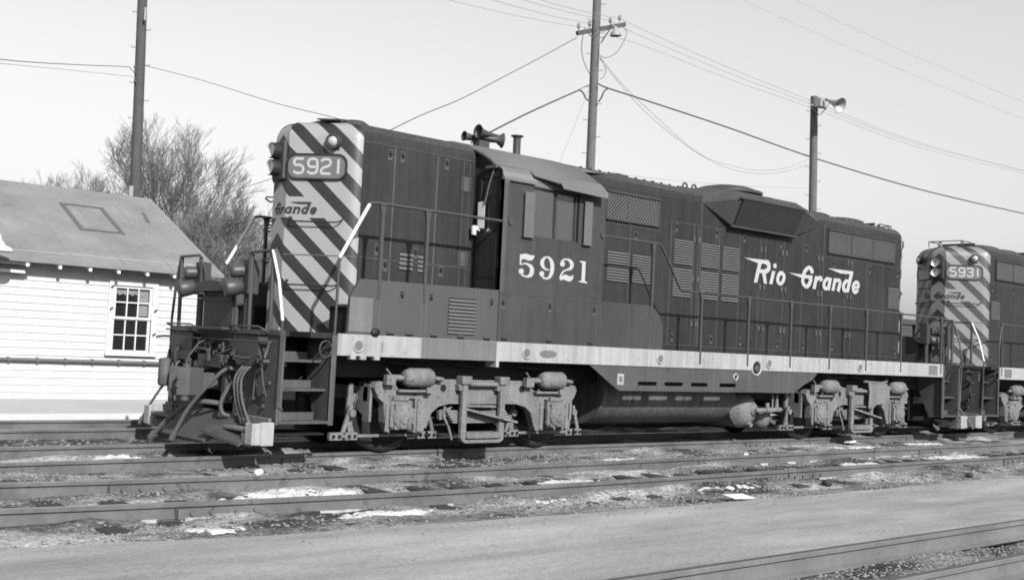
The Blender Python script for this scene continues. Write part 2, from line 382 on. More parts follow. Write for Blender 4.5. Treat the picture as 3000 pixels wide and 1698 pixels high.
def mesh_grille(x0, x1, z0, z1, y, s, parent, T, mull):
    fr = MB(T); e = .03
    fr.box(x0-e, x1+e, y+s*.002, y+s*.05, z1, z1+e); fr.box(x0-e, x1+e, y+s*.002, y+s*.04, z0-e, z0)
    fr.box(x0-e, x0, y+s*.002, y+s*.03, z0, z1); fr.box(x1, x1+e, y+s*.002, y+s*.03, z0, z1)
    for q in mull: fr.box(q-.02, q+.02, y+s*.002, y+s*.032, z0, z1)
    g = fr.build('intake_grille', BODY2, parent)
    b = MB(T); b.box(x0, x1, y+s*.001, y+s*.004, z0, z1); b.build('backing', LATCHD, g)
    w_ = MB(T); st = .068; hgt = z1-z0
    def clip(xa, dirn, yy):
        # diagonal from (xa, z0) going up with slope dirn
        pa = [xa, z0]; pb = [xa+dirn*hgt, z1]
        if dirn > 0:
            if pa[0] < x0: pa = [x0, z0+(x0-pa[0])]
            if pb[0] > x1: pb = [x1, z1-(pb[0]-x1)]
        else:
            if pa[0] > x1: pa = [x1, z0+(pa[0]-x1)]
            if pb[0] < x0: pb = [x0, z1-(x0-pb[0])]
        if pb[1]-pa[1] > .02: w_.bar((pa[0], yy, pa[1]), (pb[0], yy, pb[1]), .012, .019)
    a = x0-hgt
    while a < x1: clip(a, 1, y+s*.018); a += st
    a = x0
    while a < x1+hgt: clip(a, -1, y+s*.0215); a += st
    w_.build('wire_screen', SCREEN, g)

def nose(root, T, xf, num, end):
    """striped hood end with headlights, number boards, class lights, lettering, grab irons"""
    P = plan_full(xf); k = len(P); r = .25
    mb = MB(T); rings = []
    zs = [1.53, 2.2, 2.9, 3.5, 4.05]
    prof = [(0, z, z) for z in zs] + [(r*(1-cos(t)), 4.05+r*sin(t), 4.05+r*t) for t in [pi/2*i/7 for i in range(1, 8)]]
    vs = []; uv = []
    def inset(i, q):
        a = P[max(i-1, 0)]; b = P[min(i+1, k-1)]; d = (b[0]-a[0], b[1]-a[1]); l = hypot(*d); nx, ny = d[1]/l, -d[0]/l   # outward
        if i in (0, k-1): nx, ny = 0, (1 if i == 0 else -1)
        return P[i][0]-nx*q, P[i][1]-ny*q
    for q, z, v in prof:
        for i in range(k):
            x, y = inset(i, q); vs.append((x, y, z)); uv.append((P[i][2], v))
    fs = [(j*k+i, j*k+i+1, (j+1)*k+i+1, (j+1)*k+i) for j in range(len(prof)-1) for i in range(k-1)]
    mb.add(vs, fs, 0, True)
    top = (len(prof)-1)*k
    mb.add([vs[top+i] for i in range(k)], [tuple(range(k))], 0); uv += [(P[i][2], 4.5) for i in range(k)]
    mb.uv = uv
    mb.m[-1] = 1
    o = mb.build('striped_nose', [STRIPE if num == '5921' else STRIPED, ROOFP], root)
    me = o.data
    import bmesh
    bm = bmesh.new(); bm.from_mesh(me)
    for e in bm.edges:
        if len(e.link_faces) == 2 and e.calc_face_angle(0) > radians(25) and e.verts[0].co.z < 4.3: e.smooth = False
    bm.to_mesh(me); bm.free()
    # door seams low on the nose
    sm = MB(T)
    for s0, s1, z0, z1 in ((.18, 1.16, 2.52, 2.532), (-1.16, -.18, 2.52, 2.532)):
        n = 12
        for i in range(n):
            a = plan_at(xf, s0+(s1-s0)*i/n); b = plan_at(xf, s0+(s1-s0)*(i+1)/n)
            sm.add([(a[0]+a[2][0]*h, a[1]+a[2][1]*h, z) for h in (0, .006) for z in (z0, z1)] + [(b[0]+b[2][0]*h, b[1]+b[2][1]*h, z) for h in (0, .006) for z in (z0, z1)],
                   [(2, 3, 7, 6), (0, 2, 6, 4), (1, 5, 7, 3)])
    sm.build('sand_hatch_seam', LOUV, o)
    def Pn(s, z, h):
        x, y, n = plan_at(xf, s); return (x+n[0]*h, y+n[1]*h, z)
    # number boards
    for sg in (1, -1):
        g = MB(T); s0, s1, z0, z1, rr = .168, .985, 3.505, 3.845, .12
        ol = arc(s1-rr, z1-rr, rr, 90, 0, 5) + arc(s1-rr, z0+rr, rr, 0, -90, 5) + arc(s0+rr, z0+rr, rr, 270, 180, 5) + arc(s0+rr, z1-rr, rr, 180, 90, 5)
        def flat(s, z, h):            # planar plate parallel to the angled panel
            a = plan_at(xf, .175); b = plan_at(xf, .85); n = a[2] if False else b[2]
            ux, uy = (b[0]-a[0])/.675, (b[1]-a[1])/.675
            return (a[0]+ux*(s-.175)+n[0]*h, (a[1]+uy*(s-.175)+n[1]*h)*(1 if sg > 0 else -1), z)
        kk = len(ol)
        inn = [((a-(s0+s1)/2)*.955+(s0+s1)/2, (b-(z0+z1)/2)*.88+(z0+z1)/2) for a, b in ol]
        g.add([flat(a, b, -.12) for a, b in ol] + [flat(a, b, .035) for a, b in ol] + [flat(a, b, .035) for a, b in inn] + [flat(a, b, .02) for a, b in inn],
              [(i, (i+1) % kk, kk+(i+1) % kk, kk+i) for i in range(kk)] + [(kk+i, kk+(i+1) % kk, 2*kk+(i+1) % kk, 2*kk+i) for i in range(kk)] + [(2*kk+i, 2*kk+(i+1) % kk, 3*kk+(i+1) % kk, 3*kk+i) for i in range(kk)])
        nb = g.build('number_board', BODY, root)
        g2 = MB(T); g2.add([flat(a, b, .022) for a, b in inn], [tuple(range(kk))]); g2.build('face', BOARDP, nb)
        G = Glyphs(flat, .024); G.mb.T = T
        cols = [.262, .452, .632, .855] if sg > 0 else [.262+.06, .43+.06, .61+.06, .83]
        wd = .135
        for j, ch in enumerate(num):
            c0 = cols[j]
            for st in DIG[ch]:
                if sg > 0: pts = [(c0+wd*a, 3.585+.19*b, .034) for a, b in st]
                else: pts = [(1.153-(cols[j]+wd*a), 3.585+.19*b, .034) for a, b in st]
                # round the corners a little
                q = []
                for i, p in enumerate(pts):
                    if 0 < i < len(pts)-1:
                        A = pts[i-1]; B = pts[i+1]
                        for o_ in (A, B):
                            d = (o_[0]-p[0], o_[1]-p[1]); l = hypot(*d); t = min(.018/l, .45)
                            q.append((p[0]+d[0]*t, p[1]+d[1]*t, p[2]))
                    else: q.append(p)
                G.stroke(q, smooth=False)
        G.mb.build('digits', CREAM, nb)
    # lettering across the three front faces
    G = Glyphs(Pn, .003); G.mb.T = T
    def cvt(p): return (.172+(p[0]-8.5)*.345, 3.072+(p[1]-2.87)*.36)
    for kd, L in ROAD:
        if kd == 'p': G.poly([cvt(p) for p in L])
        else: G.stroke([cvt(p)+(p[2]*.29,) for p in L], True, kd == 'c', 3)
    G.mb.build('front_lettering', DARKL, root)
    # headlights
    hl = MB(T); hl.box(xf-.06, xf+.01, -.15, .15, 3.5, 4.02, 0); h = hl.build('headlight_casing', BODY2, root, .03)
    for z in (3.88, 3.655):
        q = MB(T); q.lathe((xf-.04, 0, z), (-1, 0, 0), [(0, .104), (.12, .106), (.135, .103), (.135, .094), (.12, .092)], 20); 
        q.box(xf-.09, xf-.03, .1, .3, z-.012, z+.0) if False else None
        b = q.build('headlight', BODY, h)
        r_ = MB(T); r_.lathe((xf-.155, 0, z), (1, 0, 0), [(-.025, .096), (.0, .08), (.02, .05), (.03, .0)], 20, 0); r_.build('reflector', PALEREFL, h)
        l_ = MB(T); l_.lathe((xf-.15, 0, z), (-1, 0, 0), [(0, .0), (.0, .088), (.012, .06), (.02, 0)], 20, 0)
    # class lights
    for sg in (1, -1):
        x, y, n = plan_at(xf, .80); y *= sg; n = (n[0], n[1]*sg)
        z = 4.0; p = Vector((x, y, z)); d = Vector((n[0]-.25, n[1], 0)).normalized()
        q = MB(T); q.lathe(p-d*.05, d, [(0, .098), (.12, .098), (.14, .1), (.14, .075), (.11, .07)], 18); q.box(x+.02, x+.13, y-.05, y+.05, z-.1, z-.05)
        c = q.build('class_light', BODY2, root)
        q = MB(T); q.lathe(p+d*.075, d, [(0, .072), (.025, .062), (.045, .035), (.052, 0)], 14); q.build('lens', LENS, c)
    # grab irons on the nose
    for z in (2.95, 2.13):
        for sg in (1, -1):
            q = MB(T); pts = [Pn(.25, z+.04, .0), Pn(.26, z+.02, .06), Pn(.30, z, .085), Pn(.9, z, .085), Pn(.95, z+.02, .06), Pn(.96, z+.05, .0)]
            if sg < 0: pts = [(a, -b, c) for a, b, c in pts]
            q.tube(pts, .011); q.cyl(pts[0], (pts[0][0], pts[0][1], pts[0][2]+.03), .02); q.build('grab_iron', BODY, root)
    for z in ((3.98, 3.75, 3.28, 2.87, 2.45) if (num == '5921') == (end == 0) else ()):
        q = MB(T); q.tube([Pn(-.24, z+.02, 0), Pn(-.25, z+.02, .1), Pn(-.27, z, .12), Pn(-.64, z, .12), Pn(-.67, z+.02, .1), Pn(-.68, z+.03, 0)], .011)
        q.build('grab_iron', BODY, root)

def endgear(root, T, full=True):
    """pilot, steps, rails, MU stands, coupler and hoses at one end (built for the front end)"""
    X = -3.35
    q = MB(T)
    for sg in (-1, 1):
        q.box(X, X+.03, sg*.42, sg*1.5, .43, 1.47)
    q.box(X, X+.03, -.42, .42, .98, 1.47)
    q.box(X-.02, X+.05, -1.52, 1.52, 1.47, 1.53)
    for y, z in ((-1.2, .62), (-1.2, .78), (-1.32, .9), (-.75, .55), (1.2, .62), (1.2, .78), (-.98, .7), (-.98, .85), (-.6, .75), (1.0, .7)): q.cyl((X-.0, y, z), (X-.03, y, z), .028, n=8)
    pl = q.build('pilot', PILOT, root)
    # trapezoid pockets left and right
    for sg in (-1, 1):
        q = MB(T); y0, y1 = (.56, 1.22)
        q.add([(X-d, sg*y, z) for d in (0, .13) for y, z in ((y0, 1.44), (y1, 1.44), (y1, 1.22), (y1-.14, 1.1), (y0+.14, 1.1), (y0, 1.22))],
              [(0, 1, 2, 3, 4, 5), (11, 10, 9, 8, 7, 6)]+[(i, (i+1) % 6, 6+(i+1) % 6, 6+i) for i in range(6)])
        q.build('pocket', BODY2, pl)
    # deck
    q = MB(T); q.box(X+.05, -2.63, -1.0, 1.0, 1.46, 1.525); q.box(-2.95, -2.5, -1.5, 1.5, 1.46, 1.527); q.build('end_deck', DARKM, root)
    # steps at both corners
    for sg in (-1, 1):
        st = MB(T)
        st.add([(x, sg*y, z) for x in (-2.66, -2.63) for y, z in ((1.52, .42), (1.52, 1.5), (.95, 1.5), (.95, 1.0), (1.2, .42))],
               [(0, 1, 2, 3, 4), (9, 8, 7, 6, 5)]+[(i, (i+1) % 5, 5+(i+1) % 5, 5+i) for i in range(5)])
        st.box(-2.66, -2.585, sg*1.515, sg*1.49, .42, 1.5)
        w_ = st.build('step_well', PILOT, root)
        a = MB(T); a.box(X+.035, X+.07, sg*1.2, sg*1.5, .43, 1.46); a.build('stringer', PILOT, w_)
        for z, yf in ((1.19, 1.3), (.85, 1.42), (.47, 1.52)):
            a = MB(T); a.box(X+.03, -2.66, sg*(yf-.26), sg*yf, z-.03, z); a.box(X+.03, -2.72, sg*(yf-.26), sg*(yf-.24), z, z+.09); a.build('step', SKIRT, w_)
        a = MB(T); a.box(X+.03, -2.66, sg*.72, sg*.7, .3, 1.46); a.box(X+.03, -2.66, sg*.72, sg*1.45, .3, .32); a.build('back_plate', BLACK, w_)  # back plate coloured black to stand for the shade behind the steps
        # ring and lifting hole on the riser
        a = MB(T); c = Vector((-2.75, sg*1.53, 1.33)); pts = [c+Vector((.085*cos(t), 0, .1*sin(t))) for t in [2*pi*i/14 for i in range(15)]]; a.tube(pts, .012); a.build('brake_ring', BODY2, w_)
        # stair handrail: white upper slope, dark lower part
        hr = MB(T)
        yy = -1.24 if sg < 0 else 1.3
        b0 = (X-.02, yy, 2.47); b1 = (X-.0, sg*1.53, 1.64); b2 = (X-.0, sg*1.5, .64)
        inner = sg*.68
        hr.tube([(X-.02, inner, 2.43), (X-.02, inner+sg*.05, 2.47), b0], .02); hr.cyl((X-.0, yy, 1.5), (X-.01, yy, 2.47), .026); hr.cyl((X-.0, inner+sg*.03, 1.5), (X-.01, inner+sg*.03, 2.45), .024)
        hr.tube([b1, b2, (X+.08, sg*1.5, .6)], .017)
        h = hr.build('end_handrail', RAILP, root)
        a = MB(T); a.tube([b0, (X-.01, (yy+sg*1.53)/2*1.0+sg*.02, 2.12), b1], .019); a.build('sloping_bar', WHITER if sg < 0 else RAILP, h)
        # footboard
        fb = MB(T); fb.box(X-.28, X-.02, sg*.75, sg*1.48, .33, .37, 0); fb.box(X-.06, X-.02, sg*.8, sg*1.45, .37, .5, 0)
        fb.box(X-.3, X-.0, sg*1.25, sg*1.47, .18, .325, 0)
        f_ = fb.build('footboard', TRUCK, root, .01)
        e = MB(T); e.box(X-.2, X-.03, sg*1.475, sg*1.54, .19, .46); e.box(X-.31, X-.28, sg*1.36, sg*1.54, .2, .45); e.box(X-.28, X-.2, sg*1.475, sg*1.54, .2, .45) ; e.build('white_end_block', BAND, f_, .012)
    # sloping sheet below the footboards (snow plough blade between them)
    pw = MB(T); pw.add([(X-.05, -.75, .5), (X-.05, .95, .5), (X-.42, .7, .16), (X-.42, -.5, .16), (X-.0, -.75, .47), (X-.0, .95, .47), (X-.39, .7, .13), (X-.39, -.5, .13)],
        [(0, 1, 2, 3), (7, 6, 5, 4), (0, 4, 5, 1), (1, 5, 6, 2), (2, 6, 7, 3), (3, 7, 4, 0)])
    pw.add([(X-.04, -.7, .42), (X-.04, -1.3, .38), (X-.36, -1.32, .2), (X-.42, -.45, .3), (X-.04, -.7, .38), (X-.04, -1.3, .34), (X-.36, -1.32, .17), (X-.42, -.45, .26)],
        [(0, 1, 2, 3), (7, 6, 5, 4), (0, 4, 5, 1), (1, 5, 6, 2), (2, 6, 7, 3), (3, 7, 4, 0)])
    pw.build('plough_blade', SKIRT, root)
    # coupler
    c = MB(T)
    c.box(X-.02, X+.5, -.12, .12, .74, .98); c.box(X-.32, X-.02, -.1, .1, .76, .96)
    c.add([(X-.3, -.13, z) if 0 else p for z in (.68, 1.02) for p in ((X-.28, -.15, z), (X-.5, -.21, z), (X-.62, -.12, z), (X-.5, -.02, z), (X-.46, .1, z), (X-.58, .2, z), (X-.5, .27, z), (X-.3, .17, z))],
          [tuple(range(8)), tuple(range(15, 7, -1))]+[(i, (i+1) % 8, 8+(i+1) % 8, 8+i) for i in range(8)])
    c.cyl((X-.5, -.13, .62), (X-.5, -.13, 1.07), .05)
    for zz in (.8, .9): c.box(X-.625, X-.6, -.16, -.08, zz-.03, zz+.02)
    cp = c.build('coupler', PILOT, root, .015)
    b = MB(T); b.box(X-.15, X-.005, -.32, .32, 1.02, 1.2); b.box(X-.12, X-.005, -.42, -.3, .6, 1.2); b.box(X-.12, X-.005, .3, .42, .6, 1.2); b.build('draft_pocket', BODY2, pl, .02)
    # uncoupling bar
    u = MB(T); u.tube([(X-.12, 1.72, 1.37), (X-.12, 1.5, 1.385), (X-.12, -1.45, 1.385), (X-.14, -1.5, 1.36), (X-.2, -1.52, 1.2)], .016)
    u.tube([(X-.12, .1, 1.385), (X-.25, .1, 1.33), (X-.4, .06, 1.15), (X-.45, 0, 1.05)], .014)
    for y in (-1.3, -.5, .6, 1.45): u.box(X-.14, X, y-.015, y+.015, 1.37, 1.40)
    u.build('uncoupling_bar', RAILP, root)
    # grab rails over the pockets
    for y0, y1 in ((.6, 1.35), (-.5, -1.25)):
        u = MB(T); u.tube([(X-.02, y0, 1.5), (X-.15, y0, 1.56), (X-.15, y1, 1.56), (X-.02, y1, 1.5)], .012); u.tube([(X-.02, y0, 1.4), (X-.15, y0-.02, 1.48), (X-.15, y1, 1.48)], .011); u.build('pilot_grab_rail', RAILP, root)
    # upright drop plate between the rails
    d = MB(T); d.box(X-.04, X-.0, -.33, .49, 1.54, 1.98); d.box(X-.055, X-.04, -.33, .49, 1.86, 1.93)
    d.add([(X-.2*k_, y, z) for k_ in (1, 0) for y, z in ((-.42, 1.98), (.5, 1.98), (.36, 2.1), (.05, 2.13), (-.25, 2.1))], [(0, 1, 2, 3, 4), (9, 8, 7, 6, 5)]+[(i, (i+1) % 5, 5+(i+1) % 5, 5+i) for i in range(5)])
    d.box(X-.25, X, -.5, .55, 1.5, 1.54)
    d.build('drop_step_plate', BODY2, root, .012)
    # multiple-unit receptacle stands
    for y in (-.55, .78):
        s_ = MB(T); s_.cyl((X+.02, y-.06, 1.5), (X+.02, y-.06, 2.0), .045); s_.box(X-.05, X+.1, y-.17, y-.0, 1.95, 2.38)
        b = s_.build('receptacle_stand', BODY2, root, .015)
        r_ = MB(T); r_.lathe((X-.05, y-.03, 2.24), (-1, .25, -.1), [(0, .08), (.12, .085), (.16, .07), (.16, 0)], 12)
        r_.lathe((X-.03, y-.02, 2.06), (-1, .3, -.25), [(0, .05), (.05, .1), (.2, .115), (.24, .1), (.2, .0)], 12); r_.build('receptacle', RAILP, b)
    # chain across the gap
    ch = MB(T); pts = [Vector((X-.03, -.66+1.3*t, 2.4-.55*4*t*(1-t)*.85)) for t in [i/14 for i in range(15)]]; ch.tube(pts, .012); ch.build('safety_chain', RAILP, root)
    # hoses: big brake hose, main reservoir hoses in a trio
    def hose(pts, r, m=HOSE, nm='air_hose'):
        h = MB(T); pts = catmull([tuple(p) for p in pts], 5); h.tube(pts, r, 8); d = (Vector(pts[-1])-Vector(pts[-4])).normalized(); h.cyl(Vector(pts[-1])-d*.02, Vector(pts[-1])+d*.07, r*1.5, n=8); h.build(nm, m, root)
    hose([(X-.03, -.55, 1.02), (X-.16, -.48, 1.02), (X-.3, -.3, .8), (X-.42, -.05, .5), (X-.5, .12, .18)], .026)
    hose([(X-.05, -.25, .58), (X-.2, -.1, .6), (X-.32, .15, .56), (X-.42, .5, .34), (X-.5, .72, .13)], .034)
    hose([(X-.04, -.6, .9), (X-.14, -.58, .82), (X-.2, -.5, .62), (X-.16, -.5, .48), (X-.05, -.62, .46)], .026)
    for i in range(3):
        y = -.86-.085*i
        hose([(X-.06, y, 1.1), (X-.14, y, 1.06), (X-.19, y+.06, .92), (X-.17, y+.05, .68), (X-.12, y-.02, .46)], .017)
    for i in range(2):
        y = .95+.1*i
        hose([(X-.06, y, 1.08), (X-.14, y, 1.04), (X-.18, y, .9), (X-.16, y, .64), (X-.12, y, .46)], .017)
    hose([(X-.05, 1.2, .9), (X-.15, 1.3, .75), (X-.25, 1.5, .45), (X-.3, 1.62, .25)], .018)
    for y, z in ((-.3, 1.28), (-.15, 1.2), (.1, 1.3), (.35, 1.22), (-1.3, 1.15), (.55, .78), (.3, 1.35), (-.42, 1.08), (.0, 1.12), (.62, 1.05), (1.05, 1.0), (-.62, 1.2)):
        v = MB(T); v.cyl((X-.02, y, z), (X-.16, y+.03, z+.01), .03, n=8); v.cyl((X-.12, y, z-.05), (X-.12, y, z+.07), .022, n=8); v.cyl((X-.15, y-.05, z+.03), (X-.15, y+.06, z+.03), .014, n=6); v.build('pipe_valve', RAILP, pl)
    for pts, r in (([(X-.1, -.5, 1.28), (X-.12, -.2, 1.2), (X-.12, .2, 1.15), (X-.08, .4, 1.2)], .02), ([(X-.05, -1.1, 1.25), (X-.1, -1.25, 1.2), (X-.08, -1.3, .9), (X-.04, -1.32, .75)], .014), ([(X-.05, -1.05, 1.1), (X-.07, -1.05, .7)], .012), ([(X-.05, 1.3, 1.35), (X-.1, 1.36, 1.1), (X-.06, 1.36, .7)], .014),
        ([(X-.06, .5, 1.32), (X-.16, .3, 1.26), (X-.15, .05, 1.24), (X-.2, -.1, 1.1)], .022), ([(X-.05, .9, 1.3), (X-.17, .95, 1.2), (X-.12, 1.0, .95), (X-.05, 1.1, .8)], .018), ([(X-.04, -.6, 1.3), (X-.2, -.7, 1.22), (X-.18, -.95, 1.18), (X-.06, -1.1, 1.2)], .016)):
        v = MB(T); v.tube(catmull([tuple(p) for p in pts], 4), r); v.build('air_pipe', RAILP, pl)
    v = MB(T); v.tube([(X-.14+.012*sin(i*2.2), -.02-.03*cos(i*1.3)+.01*i, 1.36-.022*i) for i in range(14)], .02); v.build('coupler_chain', HOSE, pl)
    # box hanging at the far corner
    m_ = MB(T); m_.lathe((X-.15, 1.3, .72), (0, 0, 1), [(0, 0), (.0, .07), (.03, .09), (.36, .09), (.38, 0)], 12); m_.build('drip_tank', PILOT, pl)
    m_ = MB(T); m_.box(X-.2, X-.01, .35, .8, .72, .98); m_.box(X-.14, X-.01, .1, .5, .98, 1.1); m_.build('draft_casting', PILOT, pl, .04)

def truck(root, x0, flip):
    """four-wheel outside-frame truck; flip=1 builds it mirrored for the rear"""
    def T(p): return (x0-XC+p[0], p[1], p[2])
    t = MB(T); t.box(-1.55, 1.55, -.5, .5, .42, .8); t.box(-.35, .35, -1.15, 1.15, .5, .85); t.cyl((0, 0, .8), (0, 0, 1.2), .5, n=20)
    tr = t.build('truck', DARKM, root)
    for ax_ in (-1.3716, 1.3716):
        w_ = MB(T); w_.cyl((ax_, -1.0, .508), (ax_, 1.0, .508), .09, n=12)
        for sg in (-1, 1):
            w_.lathe((ax_, sg*.685, .508), (0, sg, 0), [(0, .2), (0, .535), (.028, .535), (.035, .512), (.14, .504), (.14, .43), (.1, .41), (.09, .16), (.14, .14), (.14, 0)], 36)
        ws = w_.build('wheelset', WHEELM, tr)
        for sg in (-1, 1):
            q = MB(T); q.lathe((ax_, sg*.7205, .508), (0, sg, 0), [(0, .5165), (.1, .5125)], 36); q.build('tread', TREAD, ws)
    for sg in (-1, 1):
        y0, y1 = sg*1.06, sg*1.2
        up = [(-1.80, .86), (-1.76, .93), (-1.56, .955), (-1.5, .93), (-1.42, .84), (-1.36, .78), (-1.12, .76), (-1.06, .83), (-.96, .845), (-.86, .9), (-.82, .985), (-.58, .985)]
        up = up + [(-a, b) for a, b in up[::-1]]
        lo = [(1.74, .74), (1.64, .66), (1.62, .42), (1.55, .28), (1.53, .28), (1.53, .72), (1.15, .72), (1.15, .28), (1.0, .28), (.93, .46), (.88, .56), (.76, .64), (.6, .68)]
        lo = lo + [(-a, b) for a, b in lo[::-1]]
        q = MB(T); q.prism(up+lo, 'y', y0, y1)
        for x in (-.7, .7): q.cyl((x, sg*1.2, .87), (x, sg*1.203, .87), .05, n=12, m=1)
        q.box(-1.62, -1.56, sg*1.2, sg*1.225, .3, .66); q.box(1.56, 1.62, sg*1.2, sg*1.225, .3, .66); q.box(-1.12, -1.06, sg*1.2, sg*1.225, .3, .7); q.box(1.06, 1.12, sg*1.2, sg*1.225, .3, .7)
        # curved flanges along the arch
        q.tube([(-.97, sg*1.2, .34), (-.9, sg*1.2, .54), (-.78, sg*1.2, .63), (-.6, sg*1.2, .67), (.6, sg*1.2, .67), (.78, sg*1.2, .63), (.9, sg*1.2, .54), (.97, sg*1.2, .34)], .018)
        q.tube([(-1.5, sg*1.2, .88), (-1.4, sg*1.2, .8), (-1.1, sg*1.2, .79), (-1.02, sg*1.2, .87)], .02)
        q.tube([(1.5, sg*1.2, .88), (1.4, sg*1.2, .8), (1.1, sg*1.2, .79), (1.02, sg*1.2, .87)], .02)
        fr = q.build('side_frame', [TRUCK, BLACK], tr, .012)
        for ax_ in (-1.3716, 1.3716):
            j = MB(T); j.box(ax_-.17, ax_+.17, sg*1.04, sg*1.22, .33, .70); j.box(ax_-.13, ax_+.13, sg*1.22, sg*1.27, .33, .66)
            j.lathe((ax_, sg*1.22, .49), (0, sg, 0), [(0, .16), (.06, .16), (.075, .145), (.085, .09), (.1, .085), (.105, .04), (.09, 0)], 20)
            for k_ in range(6): a_ = 2*pi*k_/6; j.cyl((ax_+.12*cos(a_), sg*1.28, .49+.12*sin(a_)), (ax_+.12*cos(a_), sg*1.31, .49+.12*sin(a_)), .016, n=6)
            j.box(ax_-.2, ax_-.14, sg*1.2, sg*1.26, .36, .62); j.box(ax_+.14, ax_+.2, sg*1.2, sg*1.24, .4, .6)
            j.box(ax_-.14, ax_+.1, sg*1.1, sg*1.24, .70, .76)
            j.build('axle_box', TRUCK, tr, .012)
        for cxm, dr in ((-1.17, 1), (1.22, 1)):
            b = MB(T); y = sg*1.27; z = 1.005
            b.lathe((cxm-.24, y, z), (1, 0, 0), [(0, 0), (0, .07), (.03, .1), (.08, .128), (.4, .132), (.44, .11), (.47, .07), (.49, .05)], 18)
            b.cyl((cxm-.42, y, z-.01), (cxm-.22, y, z-.01), .03, n=8); b.lathe((cxm-.4, y, z-.01), (1, 0, 0), [(0, .045), (.05, .045), (.06, .03), (.1, .05), (.12, .03)], 10)
            b.box(cxm-.52, cxm-.38, y-.04, y+.04, z-.1, z+.03); b.cyl((cxm+.24, y, z), (cxm+.4, y, z-.02), .03, n=8)
            b.box(cxm+.12, cxm+.2, y-.05, y+.05, z-.2, z-.1); b.box(cxm-.3, cxm+.25, sg*1.1, sg*1.28, z-.19, z-.16)
            b.tube([(cxm-.44, y, z+.03), (cxm-.52, y+sg*.02, z+.1)], .014)
            b.build('brake_cylinder', TRUCK, tr)
        # swing hanger, spring pack, lower step
        h = MB(T); xa, xb = -.4, .27
        for x in (xa, xb): h.box(x-.045, x+.045, sg*1.24, sg*1.31, .2, 1.0); h.box(x-.085, x+.085, sg*1.2, sg*1.34, .93, 1.04); h.box(x-.1, x-.03, sg*1.2, sg*1.3, .84, .93)
        h.prism([(xa-.045, .22), (xa-.03, .17), (xa+.03, .135), (xb-.03, .135), (xb+.03, .17), (xb+.045, .22), (xb+.01, .22), (xb-.04, .18), (xa+.04, .18), (xa, .22)], 'y', sg*1.23, sg*1.32)
        h.cyl((xa, sg*1.27, .93), (xb, sg*1.27, .93), .035, n=8)
        hg = h.build('swing_hanger', TRUCK, tr, .01)
        s_ = MB(T)
        for i in range(5): s_.box(xa-.1-.03*i, xb+.28-.03*i, sg*1.02, sg*1.2, .4+.035*i, .43+.035*i)
        s_.bar((xa+.02, sg*1.22, .6), (xb+.22, sg*1.3, .42), .2, .03); s_.bar((xa+.02, sg*1.26, .64), (xb-.1, sg*1.22, .63), .12, .03)
        s_.box(xa+.06, xb-.02, sg*1.12, sg*1.3, .2, .28)
        s_.build('leaf_spring', TRUCK, tr)
        # brake levers and tie bar
        yb = sg*1.0
        for ax_ in (-1.3716, 1.3716):
            l = MB(T)
            l.bar((ax_-.75, yb, .235), (ax_+.62, yb, .235), .03, .035)
            for ex in (-.85, -.62, .5, .64):
                l.box(ax_+ex-.09, ax_+ex+.09, yb-.02, yb+.035, .185, .28); l.cyl((ax_+ex-.04, yb-.03, .235), (ax_+ex-.04, yb+sg*.05, .235), .02, n=8, m=1); l.cyl((ax_+ex+.045, yb-.03, .235), (ax_+ex+.045, yb+sg*.05, .235), .02, n=8, m=1)
            for d in (-1, 1):
                # brake shoe hanger
                px_ = ax_+d*.58
                l.prism([(px_-.03*d, .9), (px_+.03*d, .9), (px_+.05*d, .6), (px_+.02*d, .3), (px_-.02*d, .2), (px_-.06*d, .2), (px_-.03*d, .5)], 'y', sg*.86, sg*.9)
                pts = [(ax_+d*.56*cos(radians(a)), .508+.56*sin(radians(a))) for a in (28, 14, 0, -14, -28)] + [(ax_+d*.522*cos(radians(a)), .508+.522*sin(radians(a))) for a in (-28, -14, 0, 14, 28)]
                l.prism(pts, 'y', sg*.72, sg*.84)
                l.bar((ax_+d*.6, sg*.95, .62), (ax_+d*.72, sg*.95, .24), .03, .05)
                l.cyl((ax_+d*.6, sg*.92, .52), (ax_+d*.6, sg*1.0, .52), .05, n=10)
            l.build('brake_rigging', [TRUCK, BLACK], tr)
        l = MB(T); l.tube([(-.62, sg*1.15, .64), (-.66, sg*1.18, .5), (-.56, sg*1.18, .34), (-.5, sg*1.18, .18)], .018)
        l.prism([(-.72, .56), (-.5, .62), (-.62, .46), (-.7, .44)], 'y', sg*1.1, sg*1.16)
        l.build('chain_link', TRUCK, tr)
    if flip:
        for sg in (-1, 1):
            g = MB(T); g.prism([(.05, 1.1), (.7, 1.1), (.82, .97), (.83, .8), (.72, .7), (.36, .68), (.24, .6), (.08, .6), (.1, .9)], 'y', sg*1.335, sg*1.35); g.tube([(-.1, sg*1.34, 1.12), (.5, sg*1.34, 1.1), (.74, sg*1.33, 1.13), (.76, sg*1.3, 1.2)], .022); g.build('brake_gusset', TRUCK, tr)
    # end transoms
    for d in (-1, 1):
        e = MB(T); e.box(d*1.76, d*1.8, -1.05, 1.05, .68, .86)
        for sg in (-1, 1): e.box(d*1.76, d*1.8, sg*.95, sg*1.1, .42, .9); e.prism([(sg*.55, .68), (sg*.95, .68), (sg*.95, .5)], 'x', d*1.76, d*1.8)
        e.build('end_transom', TRUCK, tr)

